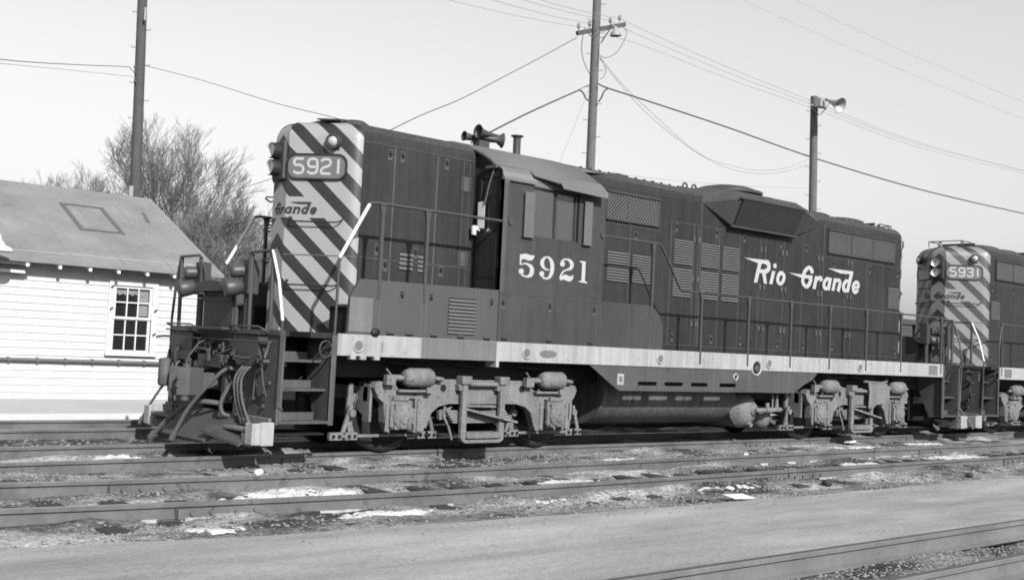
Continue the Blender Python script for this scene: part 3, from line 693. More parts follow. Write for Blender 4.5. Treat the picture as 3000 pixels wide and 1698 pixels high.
def handrail(root, T, sg, side):
    """long walkway handrails, posts with flared tops; sg = side"""
    y = sg*1.5; h = MB(T)
    def post(x, zt, zb):
        h.add([(x+a*wx, y+b, z) for z, wx in ((zb, .022), (zt-.14, .022), (zt-.03, .045)) for a, b in ((-1, -.02*sg), (1, -.02*sg), (1, .02*sg), (-1, .02*sg))],
              [(j*4+i, j*4+(i+1) % 4, j*4+4+(i+1) % 4, j*4+4+i) for j in range(2) for i in range(4)] + [(0, 1, 2, 3), (8, 9, 10, 11)])
        h.cyl((x-.05, y, zt-.01), (x+.05, y, zt-.01), .027, n=8)
    if side == 'short':
        h.tube([(-2.22, y, 3.14), (-2.17, y, 3.165), (-2.1, y, 3.17), (.02, y, 3.17), (.07, y-sg*.0, 3.17)], .02); h.cyl((.07, y-.02*sg, 3.17), (.07, y+sg*.04, 3.17), .045, n=10)
        post(-2.02, 3.17, 1.98); post(-1.32, 3.17, 1.98)
        h.tube([(-2.61, y, 2.44), (-2.62, y, 1.5), (-2.62, y, 1.25)], .018)
        o = h.build('side_handrail', RAILP, root)
        a = MB(T); a.tube([(-2.61, y, 2.44), (-2.22, y, 3.14)], .024); a.build('sloping_bar', WHITER, o)
    else:
        h.cyl((1.87, y-.02*sg, 3.17), (1.87, y+sg*.04, 3.17), .045, n=10)
        h.tube([(1.87, y, 3.17), (3.13, y, 3.17), (3.2, y, 3.15), (3.69, y, 2.5), (3.76, y, 2.48), (11.9, y, 2.48), (11.97, y, 2.45), (12.05, y, 1.95), (12.05, y, .7)], .018)
        post(3.02, 3.17, 2.05)
        for x in (4.22, 5.46, 6.67, 7.88, 9.1, 10.36): post(x, 2.49, 1.33)
        post(11.94, 2.49, 1.33)
        h.build('side_handrail', RAILP, root)

def loco(num, loc, rz, label, detail=True):
    root = thing('diesel_locomotive', label, 'locomotive', loc, 'road switcher locomotives coupled together', rz)
    T = TF
    # ---- underframe
    q = MB(T); q.box(-2.6, 12.03, -.95, .95, .98, 1.5); q.box(-3.3, 12.75, -.35, .35, .95, 1.46); q.box(-1.9, 11.3, -1.1, 1.1, 1.3, 1.5); q.box(1.9, 7.5, -1.3, 1.3, 1.2, 1.5)
    for x in (-1.6, -.5, .6, 8.2, 9.2, 10.6): q.tube([(x, -1.15, 1.2), (x+.3, -1.2, 1.16), (x+.8, -1.15, 1.18)], .02)
    q.build('underframe', DARKM, root)
    for sg in (-1, 1):
        q = MB(T)
        q.box(-2.58, -.07, sg*1.3, sg*1.52, 1.262, 1.527, 0); q.box(-.02, 12.03, sg*1.3, sg*1.517, 1.262, 1.527, 0)
        q.box(-.07, -.02, sg*1.3, sg*1.525, 1.18, 1.527, 0)
        q.box(-1.33, -.07, sg*1.5, sg*1.5225, 1.265, 1.524, 1)
        for x in (-2.28, .48, 3.26, 6.06, 8.9, 11.6)[:5]: 
            q.lathe((x, sg*1.517, 1.385), (0, sg, 0), [(0, .085), (.014, .085), (.016, .065), (.01, .062), (.01, 0)], 16, 0); q.cyl((x, sg*1.517, 1.385), (x, sg*1.531, 1.385), .055, n=14, m=1)
        q.add([(.89+.17*cos(a), sg*1.5195, 1.385+.055*sin(a)) for a in [2*pi*i/20 for i in range(20)]], [tuple(range(20))], 1)
        q.box(11.45, 11.8, sg*1.5, sg*1.5215, 1.3, 1.49, 1)
        q.box(-1.94, -1.925, sg*1.5, sg*1.5235, 1.32, 1.44, 1)
        q.box(-1.97, -1.955, sg*1.5, sg*1.5235, 1.262, 1.527, 0)
        for x in (-2.35, -2.2, -2.0): q.box(x-.04, x+.04, sg*1.44, sg*1.52, 1.22, 1.262, 0)
        q.build('side_sill', [BAND, BANDD], root)
        # skirt with slots under the sill
        q = MB(T); y0, y1 = sg*1.485, sg*1.5; z0, z1 = .885, 1.262; zs0, zs1 = .968, 1.03
        slots = [(2.79, 3.23), (3.40, 3.85), (4.04, 4.46), (4.76, 5.2)]
        q.add([(x, y, z) for y in (y0, y1) for x, z in ((1.72, z1), (7.56, z1), (6.85, z0), (2.38, z0))] , [(0, 1, 2, 3)], 0) if False else None
        q.prism([(1.73, z1), (7.56, z1), (7.4, zs1+.1), (7.12, zs1), (2.12, zs1)], 'y', y0, y1)
        q.prism([(2.23, zs0), (7.0, zs0), (6.85, z0), (2.38, z0)], 'y', y0, y1)
        xs = [2.17] + [c for s_ in slots for c in s_] + [7.05]
        for i in range(0, len(xs), 2):
            a, b = xs[i], xs[i+1]
            if i == 0: q.prism([(2.23, zs0), (b, zs0), (b, zs1), (2.12, zs1)], 'y', y0, y1)
            elif i == len(xs)-2: q.prism([(a, zs0), (7.0, zs0), (7.12, zs1), (a, zs1)], 'y', y0, y1)
            else: q.box(a, b, y0, y1, zs0, zs1)
        for a, b in slots:
            for xx, dd in ((a, 1), (b, -1)):
                q.prism([(xx, zs1), (xx+dd*.024, zs1), (xx+dd*.006, zs1-.014), (xx, zs1-.028)], 'y', y0, y1); q.prism([(xx, zs0), (xx, zs0+.028), (xx+dd*.006, zs0+.014), (xx+dd*.024, zs0)], 'y', y0, y1)
        sk = q.build('tank_skirt', SKIRT, root)
        q = MB(T); q.lathe((5.72, sg*1.5, 1.31), (0, sg, 0), [(0, .145), (.025, .14), (.03, .12), (.0, .105)], 22, 0)
        q.add([(5.72+.104*cos(a), sg*1.5195, 1.31+.104*sin(a)) for a in [2*pi*i/20 for i in range(20)]], [tuple(range(20))], 1)
        q.cyl((5.7, sg*1.52, 1.3), (5.69, sg*1.55, 1.3), .055, n=12, m=2); q.build('fuel_filler', [BAND, BLACK, RAILP], sk)
        q = MB(T); q.lathe((5.17, sg*1.5, 1.14), (0, sg, 0), [(0, .065), (.02, .06), (.022, .045), (.0, .04)], 16, 0); q.cyl((5.17, sg*1.5, 1.14), (5.17, sg*1.506, 1.14), .03, n=10, m=1); q.build('fuel_gauge', [BAND, BLACK], sk)
        q = MB(T); q.box(2.33, 2.47, sg*1.5, sg*1.51, .97, 1.14, 0); q.box(2.37, 2.43, sg*1.51, sg*1.512, 1.02, 1.1, 1); q.build('cutoff_plate', [BAND, LOUV], sk)
        q = MB(T); q.prism([(5.5, 1.25), (5.94, 1.25), (6.05, .89), (5.4, .89)], 'y', sg*1.5, sg*1.506, 0)
        q.build('spill_plate', SKIRT, sk)
    # ---- fuel tank and reservoirs
    q = MB(T); sec = [(-1.0, 1.25), (-1.08, 1.0), (-1.1, .78), (-1.07, .64), (-.98, .51), (-.85, .41), (-.68, .34), (-.4, .3), (0, .29)]; sec = sec + [(-a, b) for a, b in sec[-2::-1]]
    ks = len(sec)
    q.add([(x, y, z) for x in (2.46, 2.5, 5.68, 5.72) for y, z in sec] , [(j*ks+i, j*ks+i+1, (j+1)*ks+i+1, (j+1)*ks+i) for j in range(3) for i in range(ks-1)] , 0, True)
    q.add([(2.46, y, z) for y, z in sec], [tuple(range(ks))], 0); q.add([(5.72, y, z) for y, z in sec], [tuple(range(ks))], 0)
    q.build('fuel_tank', TANKP, root)
    for sg in (-1, 1):
        q = MB(T); q.lathe((6.02, 0, .56), (0, sg, 0), [(0, .31), (.96, .31), (.97, .318), (1.0, .318), (1.01, .31), (1.1, .28), (1.18, .2), (1.22, .1), (1.23, .0)], 24, 0)
        q.lathe((6.07, sg*1.21, .57), (0, sg, 0), [(0, .1), (.04, .1), (.045, .06), (.09, .05)], 14); q.tube([(6.07, sg*1.28, .57), (6.1, sg*1.31, .57), (6.25, sg*1.31, .57), (6.75, sg*1.3, .58)], .042, 8)
        q.lathe((6.28, sg*1.31, .57), (1, 0, 0), [(0, .055), (.05, .055), (.06, .042), (.1, .042), (.11, .055), (.16, .055)], 10); q.cyl((6.5, sg*1.3, .58), (6.5, sg*1.3, .9), .02, n=8); q.cyl((6.62, sg*1.3, .58), (6.62, sg*1.3, .85), .045, .02, n=8); q.cyl((6.35, sg*1.3, .6), (6.35, sg*1.3, .7), .04, n=8)
        q.cyl((5.96, sg*1.2, .33), (5.96, sg*1.27, .31), .04, n=10)
        q.build('main_reservoir', TRUCK, root)
        q = MB(T); q.lathe((6.6, 0, .42), (0, sg, 0), [(0, .2), (.98, .2), (1.08, .17), (1.14, .09), (1.16, 0)], 20); q.cyl((6.68, sg*1.15, .36), (6.7, sg*1.22, .34), .035, n=8); q.build('small_reservoir', TRUCK, root)
    # ---- short hood
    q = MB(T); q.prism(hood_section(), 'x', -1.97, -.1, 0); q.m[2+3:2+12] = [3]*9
    for sg in (-1, 1):
        for x in (-1.47, -.76): seam(q, x-.012, x+.012, 2.25, 4.02, sg*.9, sg)
        seam(q, -1.95, -.15, 2.52, 2.532, sg*.9, sg); seam(q, -1.95, -.12, 4.03, 4.04, sg*.9, sg); seam(q, -.2, -.19, 2.25, 4.0, sg*.9, sg); seam(q, -.31, -.3, 2.25, 4.0, sg*.9, sg)
        for z in (3.6, 2.55): seam(q, -.33, -.17, z, z+.2, sg*.9, sg)
    sh = q.build('short_hood', [BODY, SEAM, LATCHD, BODY2], root)
    for sg in (-1, 1):
        louver_panel(sh, T, -1.32, -1.1, 2.42, 2.66, sg*.9, 4, sg); louver_panel(sh, T, -1.02, -.86, 2.41, 2.65, sg*.9, 4, sg)
        for x, z in ((-1.55, 3.93), (-1.35, 3.93), (-.61, 3.94), (-1.68, 2.66), (-1.54, 2.46), (-1.06, 2.67), (-.62, 2.46)): latch(sh, T, x, z, sg*.9, sg)
    nose(root, TF, -2.65, num, 0)
    q = MB(T); 
    q.box(-2.2, -1.9, -.35, .3, 4.32, 4.36); q.bar((-2.25, -.45, 4.33), (-1.9, -.1, 4.42), .3, .02); q.bar((-1.9, .05, 4.42), (-1.75, .3, 4.36), .3, .02); q.lathe((-1.75, -.3, 4.31), (0, 0, 1), [(0, .2), (.05, .2), (.09, .14), (.11, 0)], 14)
    q.build('sand_hatch', BODY2, sh)
    # ---- raised lockers beside the short hood and below the cab
    for sg in (-1, 1):
        q = MB(T); q.prism([(-2.45, 1.53), (-2.43, 1.99), (-2.3, 2.21), (-.07, 2.225), (-.07, 1.53)], 'y', sg*1.46, sg*1.51, 0)
        q.box(-1.96, -.07, sg*.9, sg*1.46, 1.53, 2.2, 0); q.box(-2.43, -1.96, sg*1.0, sg*1.46, 1.86, 1.89, 0); q.box(-2.4, -1.96, sg*1.0, sg*1.46, 1.53, 1.86, 3)  # last box is solid black, painting the shade inside the open shelf
        q.box(-2.435, -2.1, sg*1.51, sg*1.514, 1.56, 1.98, 1)
        for x in (-2.01, -1.36, -1.28, -.42): seam(q, x-.006, x+.006, 1.56, 2.2, sg*1.51, sg, 2)
        lk = q.build('walkway_locker', [BOXP, BANDD, LOUV, BLACK], root)
        for x in (-1.67, -1.21, -.19): latch(lk, T, x, 2.05, sg*1.51, sg, BOXP)
        for x in (-1.82, -1.53, -1.14, -.70, -.25): q = MB(T); q.box(x-.05, x+.05, sg*1.511, sg*1.53, 1.545, 1.562, 1); q.box(x-.055, x+.055, sg*1.511, sg*1.52, 1.562, 1.60, 0); q.build('hinge', [BOXP, LATCHD], lk)
        q = MB(T); q.ell((-2.05, sg*1.53, 1.56), (.07, .03, .055), 10); q.build('drain_cap', LATCHD, lk)
        louver_panel(lk, T, -.92, -.46, 1.6, 2.07, sg*1.51, 10, sg)
        q = MB(T); L = [(-.06, 1.53), (-.06, 2.2), (2.9, 2.2)] + [(2.9+.4*sin(t), 1.8+.4*cos(t)) for t in [pi/2*i/6 for i in range(1, 7)]] + [(3.3, 1.53)]
        q.prism(L, 'y', sg*.9, sg*1.512, 0)
        for x in (-.05, 1.9): seam(q, x-.008, x+.008, 1.55, 2.19, sg*1.512, sg, 1)
        seam(q, -.05, 1.9, 2.185, 2.197, sg*1.512, sg, 1)
        bk = q.build('battery_locker', [BODY2, SEAM], root)
        for x in (.01, .88, 1.77): latch(bk, T, x, 2.06, sg*1.512, sg, BODY2)
        for x in (.06, .89, 1.71): q = MB(T); q.box(x-.05, x+.05, sg*1.513, sg*1.53, 1.555, 1.57, 1); q.box(x-.05, x+.05, sg*1.513, sg*1.52, 1.57, 1.6, 0); q.build('hinge', [BODY2, LATCHD], bk)
    # ---- cab
    prof = [(-1.52, 2.2), (-1.52, 3.72), (-1.515, 3.79), (-1.48, 3.87), (-1.42, 3.93), (-1.34, 3.98), (-1.19, 4.08), (-1.02, 4.17), (-.85, 4.24), (-.62, 4.32), (-.32, 4.40), (0, 4.44)]
    full = prof + [(-y, z) for y, z in prof[-2::-1]]
    kf = len(full)
    inn = [((-1.46 if y < -1.4 else y*.965), z-.05 if z > 3.8 else z) for y, z in prof]; inn = inn + [(-y, z) for y, z in inn[-2::-1]]
    q = MB(T)
    roof = [i for i in range(kf) if full[i][1] >= 3.72]
    a, b = roof[0], roof[-1]
    for i in range(a, b):
        vs = [(x, *p) for x in (-.07, 1.9) for p in (full[i], full[i+1], inn[i+1], inn[i])]
        q.add(vs, [(0, 1, 5, 4), (3, 7, 6, 2), (0, 3, 2, 1), (4, 5, 6, 7)], 0, i not in (a, b-1))
    # roof tapers down to the long hood
    q.add([(1.9, *full[i]) for i in range(a, b+1)] + [(2.55 if abs(full[i][0]) < .9 else 1.93, full[i][0]*.98, min(full[i][1], 4.33)) for i in range(a, b+1)], [(i, i+1, i+b-a+2, i+b-a+1) for i in range(b-a)], 0, True)
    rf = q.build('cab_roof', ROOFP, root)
    cab = MB(T)
    # side walls with a real window opening
    wx0, wx1, wz0, wz1 = .46, 1.37, 2.995, 3.7
    for sg in (-1, 1):
        y0, y1 = sg*1.46, sg*1.52
        cab.box(-.07, wx0, y0, y1, 2.2, 3.722); cab.box(wx1, 1.92, y0, y1, 2.2, 3.722); cab.box(wx0, wx1, y0, y1, 2.2, wz0); cab.box(wx0, wx1, y0, y1, wz1, 3.722)
        cab.box(-.07, -.0, sg*1.46, sg*1.525, 2.2, 3.75, 1)
    # front and rear bulkheads
    for x0, x1 in ((-.02, .02), (1.86, 1.9)):
        bw_ = [(y*.98 if abs(y) > 1.4 else y, z-.03) for y, z in full]
        cab.prism([(-1.46, 2.2)] + [(max(min(y, 1.46), -1.46), z-.04) for y, z in full[1:-1]] + [(1.46, 2.2)], 'x', x0, x1, 0)
    cab.box(.02, 1.86, -1.46, 1.46, 2.2, 2.26, 0)
    cb = cab.build('cab', [BODY2, SEAM], root)
    for sg in (-1, 1):
        # front door beside the hood, with window
        d = MB(T); yi, yo = sg*.95, sg*1.42
        d.box(-.05, -.02, yi, yo, 2.24, 3.02, 0); d.box(-.05, -.02, yi, sg*1.0, 3.02, 3.8, 0); d.box(-.05, -.02, sg*1.38, yo, 3.02, 3.8, 0); d.box(-.05, -.02, yi, yo, 3.8, 3.92, 0)
        d.box(-.055, -.05, sg*1.0, sg*1.38, 2.4, 2.95, 0)
        for z in (2.6, 3.55): d.box(-.06, -.0, yo, sg*1.45, z-.07, z+.07, 1)
        dd = d.build('cab_door', [BODY, SEAM], cb, .008)
        g = MB(T); g.box(-.035, -.028, sg*1.0, sg*1.38, 3.02, 3.8); g.build('window_pane', WGL, dd)
        g = MB(T); g.tube([(-.06, sg*1.28, 3.93), (-.08, sg*1.2, 3.7), (-.08, sg*1.12, 3.42)], .012); g.box(-.09, -.06, sg*1.12, sg*1.34, 3.92, 3.96); g.build('window_wiper', LOUV, dd)
        # side window
        f = MB(T)
        f.box(wx0, wx1, sg*1.47, sg*1.5, wz0, wz0+.03); f.box(.905, .945, sg*1.47, sg*1.505, wz0+.03, wz1); f.box(wx0, wx0+.02, sg*1.47, sg*1.505, wz0+.03, wz1); f.box(1.30, 1.33, sg*1.47, sg*1.51, wz0+.03, wz1)
        wf = f.build('cab_window', BODY2, cb)
        g = MB(T); g.box(wx0+.02, .905, sg*1.475, sg*1.48, wz0+.03, wz1); g.box(.945, 1.3, sg*1.478, sg*1.483, wz0+.03, wz1); g.build('window_pane', GLASSM, wf)
        if sg < 0:
            g = MB(T); g.box(.86, .875, -1.4845, -1.482, 3.03, 3.1); g.box(.845, .86, -1.4845, -1.482, 3.03, 3.06); g.build('window_sticker', LOUV, wf)
        # wind deflectors
        for x0, x1 in ((.27, .47), (1.43, 1.61)):
            g = MB(T); g.box(x0+.01, x1-.01, sg*1.56, sg*1.57, 3.0, 3.62); g.box(x0, x1, sg*1.52, sg*1.575, 2.985, 3.0); g.build('wind_deflector', LOUV, cb)
        # awning and gutter
        g = MB(T)
        g.add([(.46, sg*1.43, 3.94), (1.88, sg*1.43, 3.94), (1.77, sg*1.68, 3.79), (.84, sg*1.68, 3.79), (.46, sg*1.535, 3.87),
               (.46, sg*1.43, 3.92), (1.88, sg*1.43, 3.92), (1.77, sg*1.66, 3.775), (.84, sg*1.66, 3.775), (.46, sg*1.53, 3.855)], [(0, 1, 2, 3, 4), (9, 8, 7, 6, 5)]+[(i, (i+1) % 5, 5+(i+1) % 5, 5+i) for i in range(5)], 0)
        g.prism([(.82, 3.79), (1.77, 3.79), (1.77, 3.69), (.88, 3.72)], 'y', sg*1.681, sg*1.7, 0)
        g.box(.02, .48, sg*1.52, sg*1.56, 3.735, 3.75, 0)
        g.build('awning', ROOFP, rf)
    if detail:
        # white sheet and bright lamp by the near cab door
        g = MB(T); g.prism([(-.98, 3.1), (-.97, 3.46), (-1.08, 3.47), (-1.12, 3.42), (-1.12, 3.09)], 'x', -.075, -.07); g.build('white_notice', BRASS, cb)
        g = MB(T); g.lathe((-.14, -.99, 3.0), (0, -.2, 1), [(0, .04), (.12, .05), (.13, .0)], 12); g.cyl((-.14, -.99, 3.06), (-.14, -1.1, 3.06), .016, n=8); g.build('marker_lamp', PALEREFL, cb)
    # cab side numbers
    if num == '5921':
        G = Glyphs(lambda a, b, h: (a, -1.52-h, b), .003); G.mb.T = T
        for kd, L in DIGITS:
            if kd == 'p': G.poly(L)
            else: G.stroke(L, True, kd == 'c')
        G.mb.build('cab_number', CREAM, cb)
    # horn and stack
    q = MB(T); bz = 4.63
    q.box(.62, .82, -.06, .1, 4.42, 4.56)
    def trump(p, d, L, r): q.lathe(p, d, [(0, .03), (L*.3, .035), (L*.7, .05), (L*.9, r*.75), (L, r), (L-.02, r*.85), (L*.7, .03)], 16)
    trump((.95, .12, 4.6), (-1, .1, .05), .46, .078); trump((1.0, -.06, 4.66), (-1, 0, .05), .42, .11); trump((.72, 0, 4.62), (1, -.35, -.05), .33, .12)
    q.cyl((.62, .1, 4.6), (1.0, .0, 4.62), .045, n=10)
    q.build('air_horn', RAILP, root)
    q = MB(T); q.lathe((1.42, 0, 4.4), (0, 0, 1), [(0, .06), (.3, .06), (.33, .065), (.34, .1), (.355, .1), (.355, 0)], 14); q.build('vent_stack', RAILP, root)
    # ---- long hood
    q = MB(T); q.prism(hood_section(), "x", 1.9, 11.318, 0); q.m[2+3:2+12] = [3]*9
    for sg in (-1, 1):
        y = sg*.9
        for x in (2.5, 3.12, 4.10, 4.68, 4.80, 5.36, 5.93, 6.51, 6.68, 7.24, 7.82, 8.39, 9.29, 9.49, 10.02, 10.65): seam(q, x-.008, x+.008, 1.62, 3.66 if x < 8.4 else 3.44, y, sg)
        seam(q, 4.85, 4.875, 1.6, 4.2, y, sg); seam(q, 8.5, 8.52, 1.6, 4.1, y, sg); seam(q, 2.55, 3.8, 3.47, 3.48, y, sg); seam(q, 4.1, 5.5, 3.66, 3.67, y, sg); seam(q, 8.55, 11.28, 3.465, 3.475, y, sg); seam(q, 1.95, 11.25, 4.06, 4.066, y, sg)
        seam(q, 1.95, 11.28, 1.62, 1.63, y, sg)
        for x in (4.74, 6.6, 7.24, 8.39, 9.4): 
            for z in (2.0, 2.75, 3.42): hinge(q, x-.06, z, y, sg); hinge(q, x+.06, z, y, sg)
        for x in (2.6, 2.8, 3.05, 3.3, 3.5): q.box(x-.012, x+.012, y, y+sg*.02, 3.495, 3.515, 0)
    # roof rivets / eyes
    for i in range(44):
        x = 2.2+i*.21
        if 4.7 < x < 8.6: continue
        q.box(x-.02, x+.02, -.66, -.64, 4.29, 4.325, 0)
    lh = q.build('long_hood', [BODY, SEAM, LATCHD, BODY2], root)
    for sg in (-1, 1):
        y = sg*.9
        for x, z in [(4.23, 3.59), (5.27, 3.59), (6.06, 3.59), (7.14, 3.59), (7.94, 3.59), (8.87, 3.36), (10.15, 3.36), (11.2, 3.36), (3.25, 3.35)] + [(x, 1.76) for x in (4.22, 5.24, 6.04, 7.13, 7.94, 8.89, 11.19)]: latch(lh, T, x, z, y, sg)
        for x0, x1 in ((4.17, 4.65), (4.87, 5.36), (5.45, 5.91)): louver_panel(lh, T, x0, x1, 2.97, 3.39, y, 10, sg); louver_panel(lh, T, x0, x1, 2.43, 2.91, y, 11, sg)
        louver_panel(lh, T, 2.61, 3.09, 2.57, 3.05, y, 11, sg); louver_panel(lh, T, 3.18, 3.64, 2.58, 3.04, y, 11, sg)
        louver_panel(lh, T, 10.84, 11.26, 2.62, 3.05, y, 11, sg)
        mesh_grille(2.56, 3.75, 3.55, 3.955, sg*.9, sg, root, T, (3.02,))
        mesh_grille(8.66, 11.03, 3.575, 3.99, sg*.9, sg, root, T, (9.43, 10.22))
        # dynamic brake blister
        st = [(4.86, [(.9, 4.07), (.9, 4.08), (.74, 4.27), (.3, 4.31), (0, 4.326)]), (5.55, [(1.0, 3.745), (1.19, 4.19), (1.0, 4.36), (.5, 4.45), (0, 4.47)]), (7.42, [(1.0, 3.745), (1.19, 4.19), (1.0, 4.36), (.5, 4.45), (0, 4.47)]), (8.42, [(.9, 4.07), (.9, 4.08), (.74, 4.27), (.3, 4.31), (0, 4.326)])]
        q = MB(T); vs = [(x, sg*y, z) for x, L in st for y, z in L]
        fs = [(j*5+i, j*5+i+1, j*5+6+i, j*5+5+i) for j in range(3) for i in range(4)]
        q.add(vs, fs, 0, False); q.add([(4.86, sg*.9, 4.07), (5.55, sg*1.0, 3.745), (7.42, sg*1.0, 3.745), (8.42, sg*.9, 4.07), (7.42, sg*.898, 3.72), (5.55, sg*.898, 3.72)], [(0, 1, 5), (1, 2, 4, 5), (2, 3, 4)], 0)
        bl = q.build('brake_blister', BODY2, root)
        q = MB(T); n = 34; x0, x1 = 5.6, 7.38
        A = Vector((0, sg*1.012, 3.765)); B = Vector((0, sg*1.2, 4.185)); nrm = Vector((0, .42*sg, -.19)).normalized()
        for i in range(n):
            x = x0+(x1-x0)*(i+.5)/n; p = A+nrm*.012; r_ = B+nrm*.012
            q.bar((x, p.y, p.z), (x, r_.y, r_.z), .024, .02, 0)
        q.build('resistor_louvres', RAILP, bl)
        q = MB(T); q.add([(x, (P_+nrm*.002).y, (P_+nrm*.002).z) for x, P_ in ((5.58, A), (7.4, A), (7.4, B), (5.58, B))], [(0, 1, 2, 3)]); q.build('backing', LATCHD, bl)  # near-black sheet paints the shade between the louvre bars
        q = MB(T); q.bar((5.5, sg*1.02, 3.73), (7.45, sg*1.02, 3.73), .05, .035); q.bar((5.5, sg*1.22, 4.21), (7.45, sg*1.22, 4.21), .03, .03); q.build('frame', BODY2, bl)
    # roof fans and eyes
    for x, z, r_ in ((6.6, 4.47, .62), (10.3, 4.32, .55), (9.15, 4.32, .5), (3.6, 4.32, .3)):
        q = MB(T); q.lathe((x, 0, z), (0, 0, 1), [(0, r_*1.1), (.05, r_*1.12), (.07, r_), (.13, r_*.75), (.17, r_*.4), (.18, 0)] if x == 6.6 else [(-.05, r_), (.06, r_), (.1, r_*.8), (.13, r_*.5), (.14, 0)], 28); q.build('roof_fan', BODY2, root)
    q = MB(T); q.box(5.25, 8.0, -.75, -.1, 4.455, 4.475)if False else None
    q.lathe((7.45, 0, 4.46), (0, 0, 1), [(0, .4), (.05, .4), (.06, 0)], 20); q.box(5.0, 5.9, -.3, .3, 4.3, 4.41)
    q.build('roof_hatch', BODY2, root)
    for x, z in ((4.58, 4.33), (5.45, 4.42), (5.7, 4.42)):
        q = MB(T); q.tube([(x+.06*cos(t), 0, z+.07+.06*sin(t)) for t in [2*pi*i/12 for i in range(13)]], .017); q.build('lifting_eye', BODY2, root)
    q = MB(T)
    for x in (11.3, 11.75): 
        for y in (-.4, .4): q.cyl((x, y, 4.3), (x, y, 4.42), .012, n=6)
    q.tube([(11.3, -.4, 4.42), (11.75, -.4, 4.42), (11.75, .4, 4.42), (11.3, .4, 4.42)], .012); q.tube([(11.1, -.4, 4.4), (11.1, .4, 4.4)], .03)
    for y in (-.25, .3): q.tube([(11.5+.05*cos(t), y, 4.38+.06*sin(t)) for t in [2*pi*i/10 for i in range(11)]], .014)
    q.build('roof_bracket', BODY2, root)
    nose(root, TR, XC-(11.995-XC), num, 1)
    # road name on the long hood
    if num == '5921':
        G = Glyphs(lambda a, b, h: (a, -.9-h, b), .007); G.mb.T = T
        for kd, L in ROAD:
            if kd == 'p': G.poly(L)
            else: G.stroke(L, True, kd == 'c')
        G.mb.build('road_name', CREAM, lh)
    # ---- rails, ends, trucks
    for sg in (-1, 1): handrail(root, T, sg, 'short'); handrail(root, T, sg, 'long')
    endgear(root, TF); endgear(root, TR)
    truck(root, 0, 0); truck(root, 9.449, 1)
    return root
# ------------------------------------------------------------------ ground, road strip, tracks
def cl2(x):          # centre line of the second track (it swings away slightly on the left)
    return -3.43 + (0.0 if x > -1 else .012*(x+1)**2*(1 if x > -9 else 1))
def gh(x, y):
    """height of the yard ground"""
    h = noise.noise(Vector((x*.9, y*1.4, 0)))*.028 + noise.noise(Vector((x*3.1, y*4.5, 3)))*.017 + noise.noise(Vector((x*8, y*9, 7)))*.008
    base = -.152; c = cl2(x)
    if abs(y-c) < .64: base = -.185
    elif abs(y) < .64: base = -.175
    elif y < -8.1: base = -.15
    for yr in ((-.75, .75, c+.78, c-.76) if y > -5.1 else ()):
        dd_ = abs(y-yr)
        if dd_ < .42: base = max(base, -.15+.075*(1-dd_/.42)*max(0, .45+1.4*noise.noise(Vector((x*1.1, y*2, 11)))))
    if -8.15 < y < -4.75: base = -.22 if y < -5.3 else -.17; h *= .3
    return base, h
def ground():
    m = MB(); x0, x1, y0, y1, st = -11.0, 26.0, -13.0, 4.9, .13
    nx, ny = int((x1-x0)/st), int((y1-y0)/st); vs = []
    for j in range(ny+1):
        for i in range(nx+1):
            x, y = x0+(x1-x0)*i/nx, y0+(y1-y0)*j/ny
            edge = min(1, (x-x0)/1.0, (x1-x)/1.0, (y-y0)/.5, (y1-y)/.6)
            base, h = gh(x, y)
            vs.append((x, y, base + h*edge))
    fs = [(j*(nx+1)+i, j*(nx+1)+i+1, (j+1)*(nx+1)+i+1, (j+1)*(nx+1)+i) for j in range(ny) for i in range(nx)]
    m.add(vs, fs, 0, True)
    B = 1500
    for a in ((-B, -B, x0, B), (x1, -B, B, B), (x0, -B, x1, y0), (x0, y1, x1, B)):
        m.add([(a[0], a[1], -.165), (a[2], a[1], -.165), (a[2], a[3], -.165), (a[0], a[3], -.165)], [(0, 1, 2, 3)])
    g = bpy.data.materials.new('cinder_ballast'); g.use_nodes = True; n = g.node_tree; N = n.nodes; L = n.links; b = N['Principled BSDF']
    b.inputs['Roughness'].default_value = .95; b.inputs['Specular IOR Level'].default_value = .1
    tc = N.new('ShaderNodeTexCoord'); mp = N.new('ShaderNodeMapping'); mp.inputs['Scale'].default_value = (.45, 1.0, 1); L.new(tc.outputs['Object'], mp.inputs[0])
    def no(s, d=6, v=None):
        t = N.new('ShaderNodeTexNoise'); t.inputs['Scale'].default_value = s; t.inputs['Detail'].default_value = d; t.inputs['Roughness'].default_value = .65; L.new(v or mp.outputs[0], t.inputs[0]); return t.outputs[0]
    cr_ = N.new('ShaderNodeValToRGB'); L.new(no(1.5), cr_.inputs[0]); e = cr_.color_ramp.elements
    e[0].position = .4; e[0].color = (.035,)*3+(1,); e[1].position = .62; e[1].color = (.3,)*3+(1,)
    q = cr_.color_ramp.elements.new(.5); q.color = (.135,)*3+(1,)
    mx = N.new('ShaderNodeMixRGB'); mx.blend_type = 'MULTIPLY'; mx.inputs[0].default_value = .8; L.new(cr_.outputs[0], mx.inputs[1])
    c2 = N.new('ShaderNodeValToRGB'); L.new(no(22, 4, tc.outputs['Object']), c2.inputs[0]); c2.color_ramp.elements[0].position = .3; c2.color_ramp.elements[0].color = (.25,)*3+(1,); c2.color_ramp.elements[1].position = .65; c2.color_ramp.elements[1].color = (1.5,)*3+(1,)
    L.new(c2.outputs[0], mx.inputs[2]); L.new(mx.outputs[0], b.inputs['Base Color'])
    bp = N.new('ShaderNodeBump'); bp.inputs['Strength'].default_value = .9; bp.inputs['Distance'].default_value = .03; L.new(no(28, 5, tc.outputs['Object']), bp.inputs['Height']); L.new(bp.outputs[0], b.inputs['Normal'])
    o = m.build('ground', g, fix=False); tag(o, 'cinder and gravel yard ground under the tracks', 'ground', kind='structure')
    return g
GROUNDM = ground()
